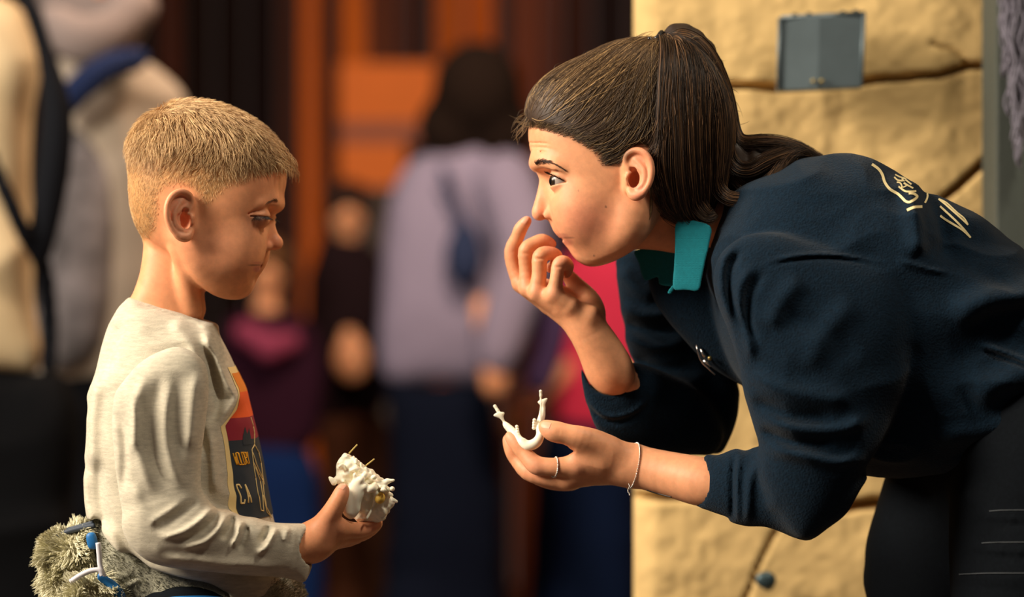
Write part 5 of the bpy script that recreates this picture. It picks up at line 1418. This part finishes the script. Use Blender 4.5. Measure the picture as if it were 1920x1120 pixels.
# ponytail
G = [  # guides: (points px, y mm), spread px, spread y mm, amount
    ([(1240, 92, 0), (1262, 68, 0), (1290, 66, 0), (1325, 92, 0), (1352, 145, 0), (1368, 200, 0), (1376, 248, -6), (1396, 268, -12), (1440, 264, -16), (1500, 276, -20), (1558, 308, -20)], 9, 20, 950),
    ([(1300, 90, -4), (1340, 160, -12), (1352, 230, -20), (1368, 300, -24), (1400, 320, -28), (1440, 300, -32), (1490, 284, -30), (1530, 290, -28)], 12, 14, 500),
    ([(1242, 98, -6), (1270, 78, -8), (1300, 95, -10), (1332, 150, -14), (1350, 215, -16), (1362, 290, -18), (1385, 345, -22), (1425, 350, -28), (1460, 325, -34), (1485, 290, -34), (1520, 278, -30)], 9, 14, 800),
    ([(1243, 104, -10), (1268, 96, -14), (1292, 130, -20), (1310, 200, -26), (1322, 270, -30), (1335, 335, -34), (1362, 372, -38), (1405, 372, -42), (1440, 350, -44), (1462, 318, -42), (1478, 292, -40)], 10, 12, 800),
    ([(1240, 108, -12), (1258, 118, -20), (1274, 170, -30), (1284, 240, -36), (1288, 310, -38), (1300, 370, -40), (1325, 405, -42), (1345, 398, -42)], 13, 12, 900),
    ([(1236, 108, -10), (1246, 140, -30), (1256, 200, -44), (1262, 270, -48), (1264, 330, -46), (1276, 385, -42), (1300, 418, -38), (1318, 422, -36)], 11, 10, 700),
    ([(1234, 105, -8), (1240, 150, -40), (1240, 220, -56), (1238, 290, -58), (1244, 345, -54), (1262, 390, -46), (1285, 415, -42)], 9, 8, 450),
    ([(1243, 100, 10), (1275, 90, 14), (1305, 130, 20), (1328, 200, 24), (1335, 270, 28), (1345, 330, 30), (1370, 372, 30), (1410, 372, 26), (1450, 340, 20)], 16, 14, 500)]
allL = []; core = []
for pts, sx, sy_, n in G:
    P = catmull(pts, 5, False); m = len(P); t = np.linspace(0, 1, m)
    env = np.clip(0.18+1.5*np.sin(np.pi*np.clip(t*0.9+0.04, 0, 1)), 0, 1.0)
    for i in range(int(n*2.1)):
        a, b, c_ = rng.normal(0, 1, 3); a = np.clip(a, -2.3, 2.3); b = -abs(b) if rng.uniform() < 0.3 else b; b = np.clip(b, -2, 2)
        wob = 2.2*np.sin(t*rng.uniform(4, 11)+rng.uniform(0, 6.3))*t
        T = np.gradient(P[:, :2], axis=0); T /= np.linalg.norm(T, axis=1)[:, None]+1e-9; Nn2 = np.stack([-T[:, 1], T[:, 0]], 1)
        end = int(m*rng.uniform(0.72, 1.0)); 
        q = P[:, :2]+Nn2*((a*sx*0.62*env)+wob)[:, None]; y_ = (P[:, 2]+b*sy_*0.6*env)/1000
        s_ = Wn(q[:, 0], q[:, 1], y_)
        # resample to a fixed count
        idx = np.linspace(0, max(end-1, 4), 22); i0 = np.floor(idx).astype(int).clip(0, m-2); f = (idx-i0)[:, None]
        allL.append(s_[i0]*(1-f)+s_[i0+1]*f)
    rr = np.interp(t, [0, 0.12, 0.5, 0.85, 1], [0.004, 0.010, sx*S*1000*0.85/1000, sx*S*0.6, 0.0015])
    core.append(chain3([tuple(Wn(np.array(p[0]), np.array(p[1]), np.array(p[2]/1000)))+(r_,) for p, r_ in zip(P[::3], rr[::3])], 0.006))
allL = np.array(allL)
for s_ in allL:  # the tail lies over the back of the head, never inside it
    lift_ = rng.uniform(0.001, 0.012); k_ = len(s_)
    for i in range(k_):
        r_ = cap_bvh.find_nearest(Vector(s_[i]))
        d_ = (Vector(s_[i])-r_[0]).dot(r_[1]); l_ = lift_*min(1, (i+2)/6)
        if d_ < l_ and (Vector(s_[i])-r_[0]).length < 0.09: s_[i] = np.array(r_[0]+r_[1]*l_)
    s_[2:-1] = (s_[1:-2]+2*s_[2:-1]+s_[3:])/4
bund = rng.uniform(0, 1, (len(allL), 1))
a = np.array(srgb(28, 20, 16)); b = np.array(srgb(70, 52, 38)); c = np.array(srgb(138, 102, 70))
C = a*(1-bund)+b*bund
tip = rng.uniform(0, 1, (len(allL), 1)) < 0.14; C = np.where(tip, c, C)
pt = strands('ponytail', allL, 0.00018*rng.uniform(0.7, 1.4, len(allL)), M_hair, woman, C)
mass = puff([(1246, 78), (1262, 64), (1285, 66), (1314, 94), (1342, 140), (1359, 186), (1370, 232), (1380, 260), (1420, 259), (1478, 264), (1515, 279), (1540, 296), (1500, 298), (1480, 296), (1456, 332), (1420, 360), (1388, 370), (1350, 370), (1335, 408), (1292, 416), (1266, 400), (1250, 376), (1244, 300), (1248, 200), (1244, 120)], -0.018, 0.75, 0.034)
grooves = lambda P: 0.0016*noise(P, (150, 60, 22), 6)
solid('ponytail_core', U(0.008, DISP(mass, grooves), *core), 0.0020, M_cap, pt, streak)
# stray hairs
fly = []
for i in range(240):
    k = rng.integers(0, len(Lw)); base_ = Lw[k][0]; 
    px0, py0 = to_px(base_[None]); 
    if i < 110: p = np.array([rng.uniform(985, 1250), 0.0]); p[1] = np.interp(p[0], [985, 1000, 1044, 1100, 1150, 1190, 1250], [215, 168, 131, 106, 86, 77, 74]); d = np.array([rng.uniform(10, 60), rng.uniform(-22, 6)])
    elif i < 150: p = np.array([990+rng.normal(0, 4), 222+rng.normal(0, 8)]); d = np.array([rng.uniform(-34, -6), rng.uniform(-6, 40)])
    else: p = np.array([rng.uniform(1250, 1380), 0]); p[1] = np.interp(p[0], [1250, 1290, 1330, 1360, 1380], [62, 66, 95, 160, 255]); d = np.array([rng.uniform(6, 30), rng.uniform(-10, 70)])
    y_ = rng.normal(0, 0.02); t = np.linspace(0, 1, 8); bow = rng.normal(0, 3.5)
    q = p[None]+d[None]*t[:, None]+np.array([-d[1], d[0]])[None]/max(np.linalg.norm(d), 1)*(bow*np.sin(np.pi*t))[:, None]
    fly.append(Wn(q[:, 0], q[:, 1], y_+0*t))
# escaped strand in front of the neck
for i in range(26):
    o_ = rng.normal(0, 1.3, 2); t = np.linspace(0, 1, 8)
    q = catmull([(1216+o_[0], 330), (1221+o_[0], 372), (1218+o_[0], 405+o_[1]), (1208, 428), (1196+o_[1]*3, 442+o_[1])], 2, False)[:8]
    fly.append(Wn(q[:, 0], q[:, 1], -0.066+0.012*np.linspace(0, 1, len(q))))
strands('stray_hair', np.array(fly), 0.00022, M_hair, woman, hair_cols(len(fly), None, 1.4))
# fine hairs along the forehead
def acc_f(v):
    px, py = to_px(v); s_ = hl_wom.sd(v[:, 0], v[:, 2])
    return (s_ > -0.002) & (s_ < 0.0045) & (py < 312) & (px < 1160) & (v[:, 1] < 0.05) & (v[:, 1] > -0.09)
R, Nn = sample(woman, 1500, acc_f)
Lh = grow(body_bvh, R, Nn, lambda P, t: np.array([[0.75, 0, 0.35]])+0*P, rng.uniform(0.006, 0.016, len(R)), 6, 0.001+0.002*rng.uniform(0, 1, len(R)), 0.16)
strands('hairline', Lh, 0.00011, M_hair, woman, hair_cols(len(Lh), None, 0.6))
# hair tie
hb_ = []
for i in range(3):
    hb_.append(ring_pts(tie+np.array([-0.006+0.004*i, -0.006, 0.006-0.004*i]), (0.55, 0, 0.83), (0, 1, 0), 0.0145+0.001*i, 0.0165, 22))
tt = tubes('hair_tie', [[p for p in h_] for h_ in hb_], 0.0028, M_dark, woman, 7, True); tt['label'] = 'black beaded hair tie'
bb = []
for i in range(26):
    a_ = rng.uniform(0, 6.28); bb.append(tie+np.array([rng.uniform(-0.010, 0.008)+0.006*math.cos(a_), -0.016*abs(math.sin(a_))-0.014, rng.uniform(-0.014, 0.012)]))
beads('bead', bb, 0.0021, mat('black_bead', (0.01, 0.01, 0.015), 0.12, coat=0.6), tt)

# sherpa pile
lb_ = bvh_of(lump)
R, Nn = sample(lump, 13000, lambda v: v[:, 2] > 0.68)
cl = 1.35*np.stack([noise(R, 90, k) for k in (1, 2, 3)], 1)
Ls = []
for k in range(6):
    t = k/5
    Ls.append(R+Nn*0.0105*t+cl*0.0085*t+np.array([0, 0, -0.003])*t*t+rng.normal(0, 0.0006, R.shape)*t)
Ls = np.stack(Ls, 1)
u = rng.uniform(0, 1, (len(R), 1)); ca = np.array(srgb(168, 162, 132)); cb = np.array(srgb(240, 236, 206))
strands('pile', Ls, 0.00055, M_sherpa, lump, ca*(1-u)+cb*u)
fz_b = bvh_of(tj)
R, Nn = sample(tj, 16000, lambda v: (v[:, 2] > 0.69) & (v[:, 1] < 0.05))
cl = np.stack([noise(R, 140, k) for k in (4, 5, 6)], 1)
Lf = np.stack([R+Nn*0.0024*t+cl*0.0018*t for t in (0, .5, 1)], 1)
u = rng.uniform(0, 1, (len(R), 1)); ca = np.array(srgb(96, 96, 82)); cb = np.array(srgb(176, 172, 150))
strands('fuzz', Lf, 0.0003, M_sherpa, tj, ca*(1-u)+cb*u)
# blue binding, cords, zip edge of the jacket
def path(pts, y, dy=0.0): return [W(p[0], p[1], y+dy*i) for i, p in enumerate(catmull(pts, 5, False))]
solid('binding', puff([(162, 1003), (178, 1000), (184, 1024), (180, 1030), (166, 1028)], -0.072, 0.8, 0.008), 0.0012, M_bluetrim, tj)
o = solid('binding', U(0.003, puff([(186, 1074), (196, 1078), (222, 1096), (236, 1118), (240, 1150), (226, 1150), (212, 1112), (184, 1088)], -0.086, 0.8, 0.008)), 0.0012, M_bluetrim, tj)
o['label'] = 'bright blue binding of the jacket'
o = solid('binding', puff([(268, 1130), (300, 1123), (340, 1118), (400, 1118), (440, 1128), (440, 1160), (270, 1160)], -0.10, 0.6, 0.014), 0.0015, M_bluetrim, tj)
tubes('cord', [path([(184, 1018), (186, 1040), (188, 1062), (196, 1084)], -0.086), path([(132, 1092), (150, 1080), (170, 1071), (186, 1070), (192, 1080)], -0.094)], 0.0026, M_cord, tj, 8)
tubes('zip_edge', [path([(96, 1018), (112, 1004), (132, 996), (156, 990), (178, 986)], -0.035), path([(98, 1013), (116, 999), (140, 991), (176, 981)], -0.03)], 0.0026, M_grey, tj, 8)
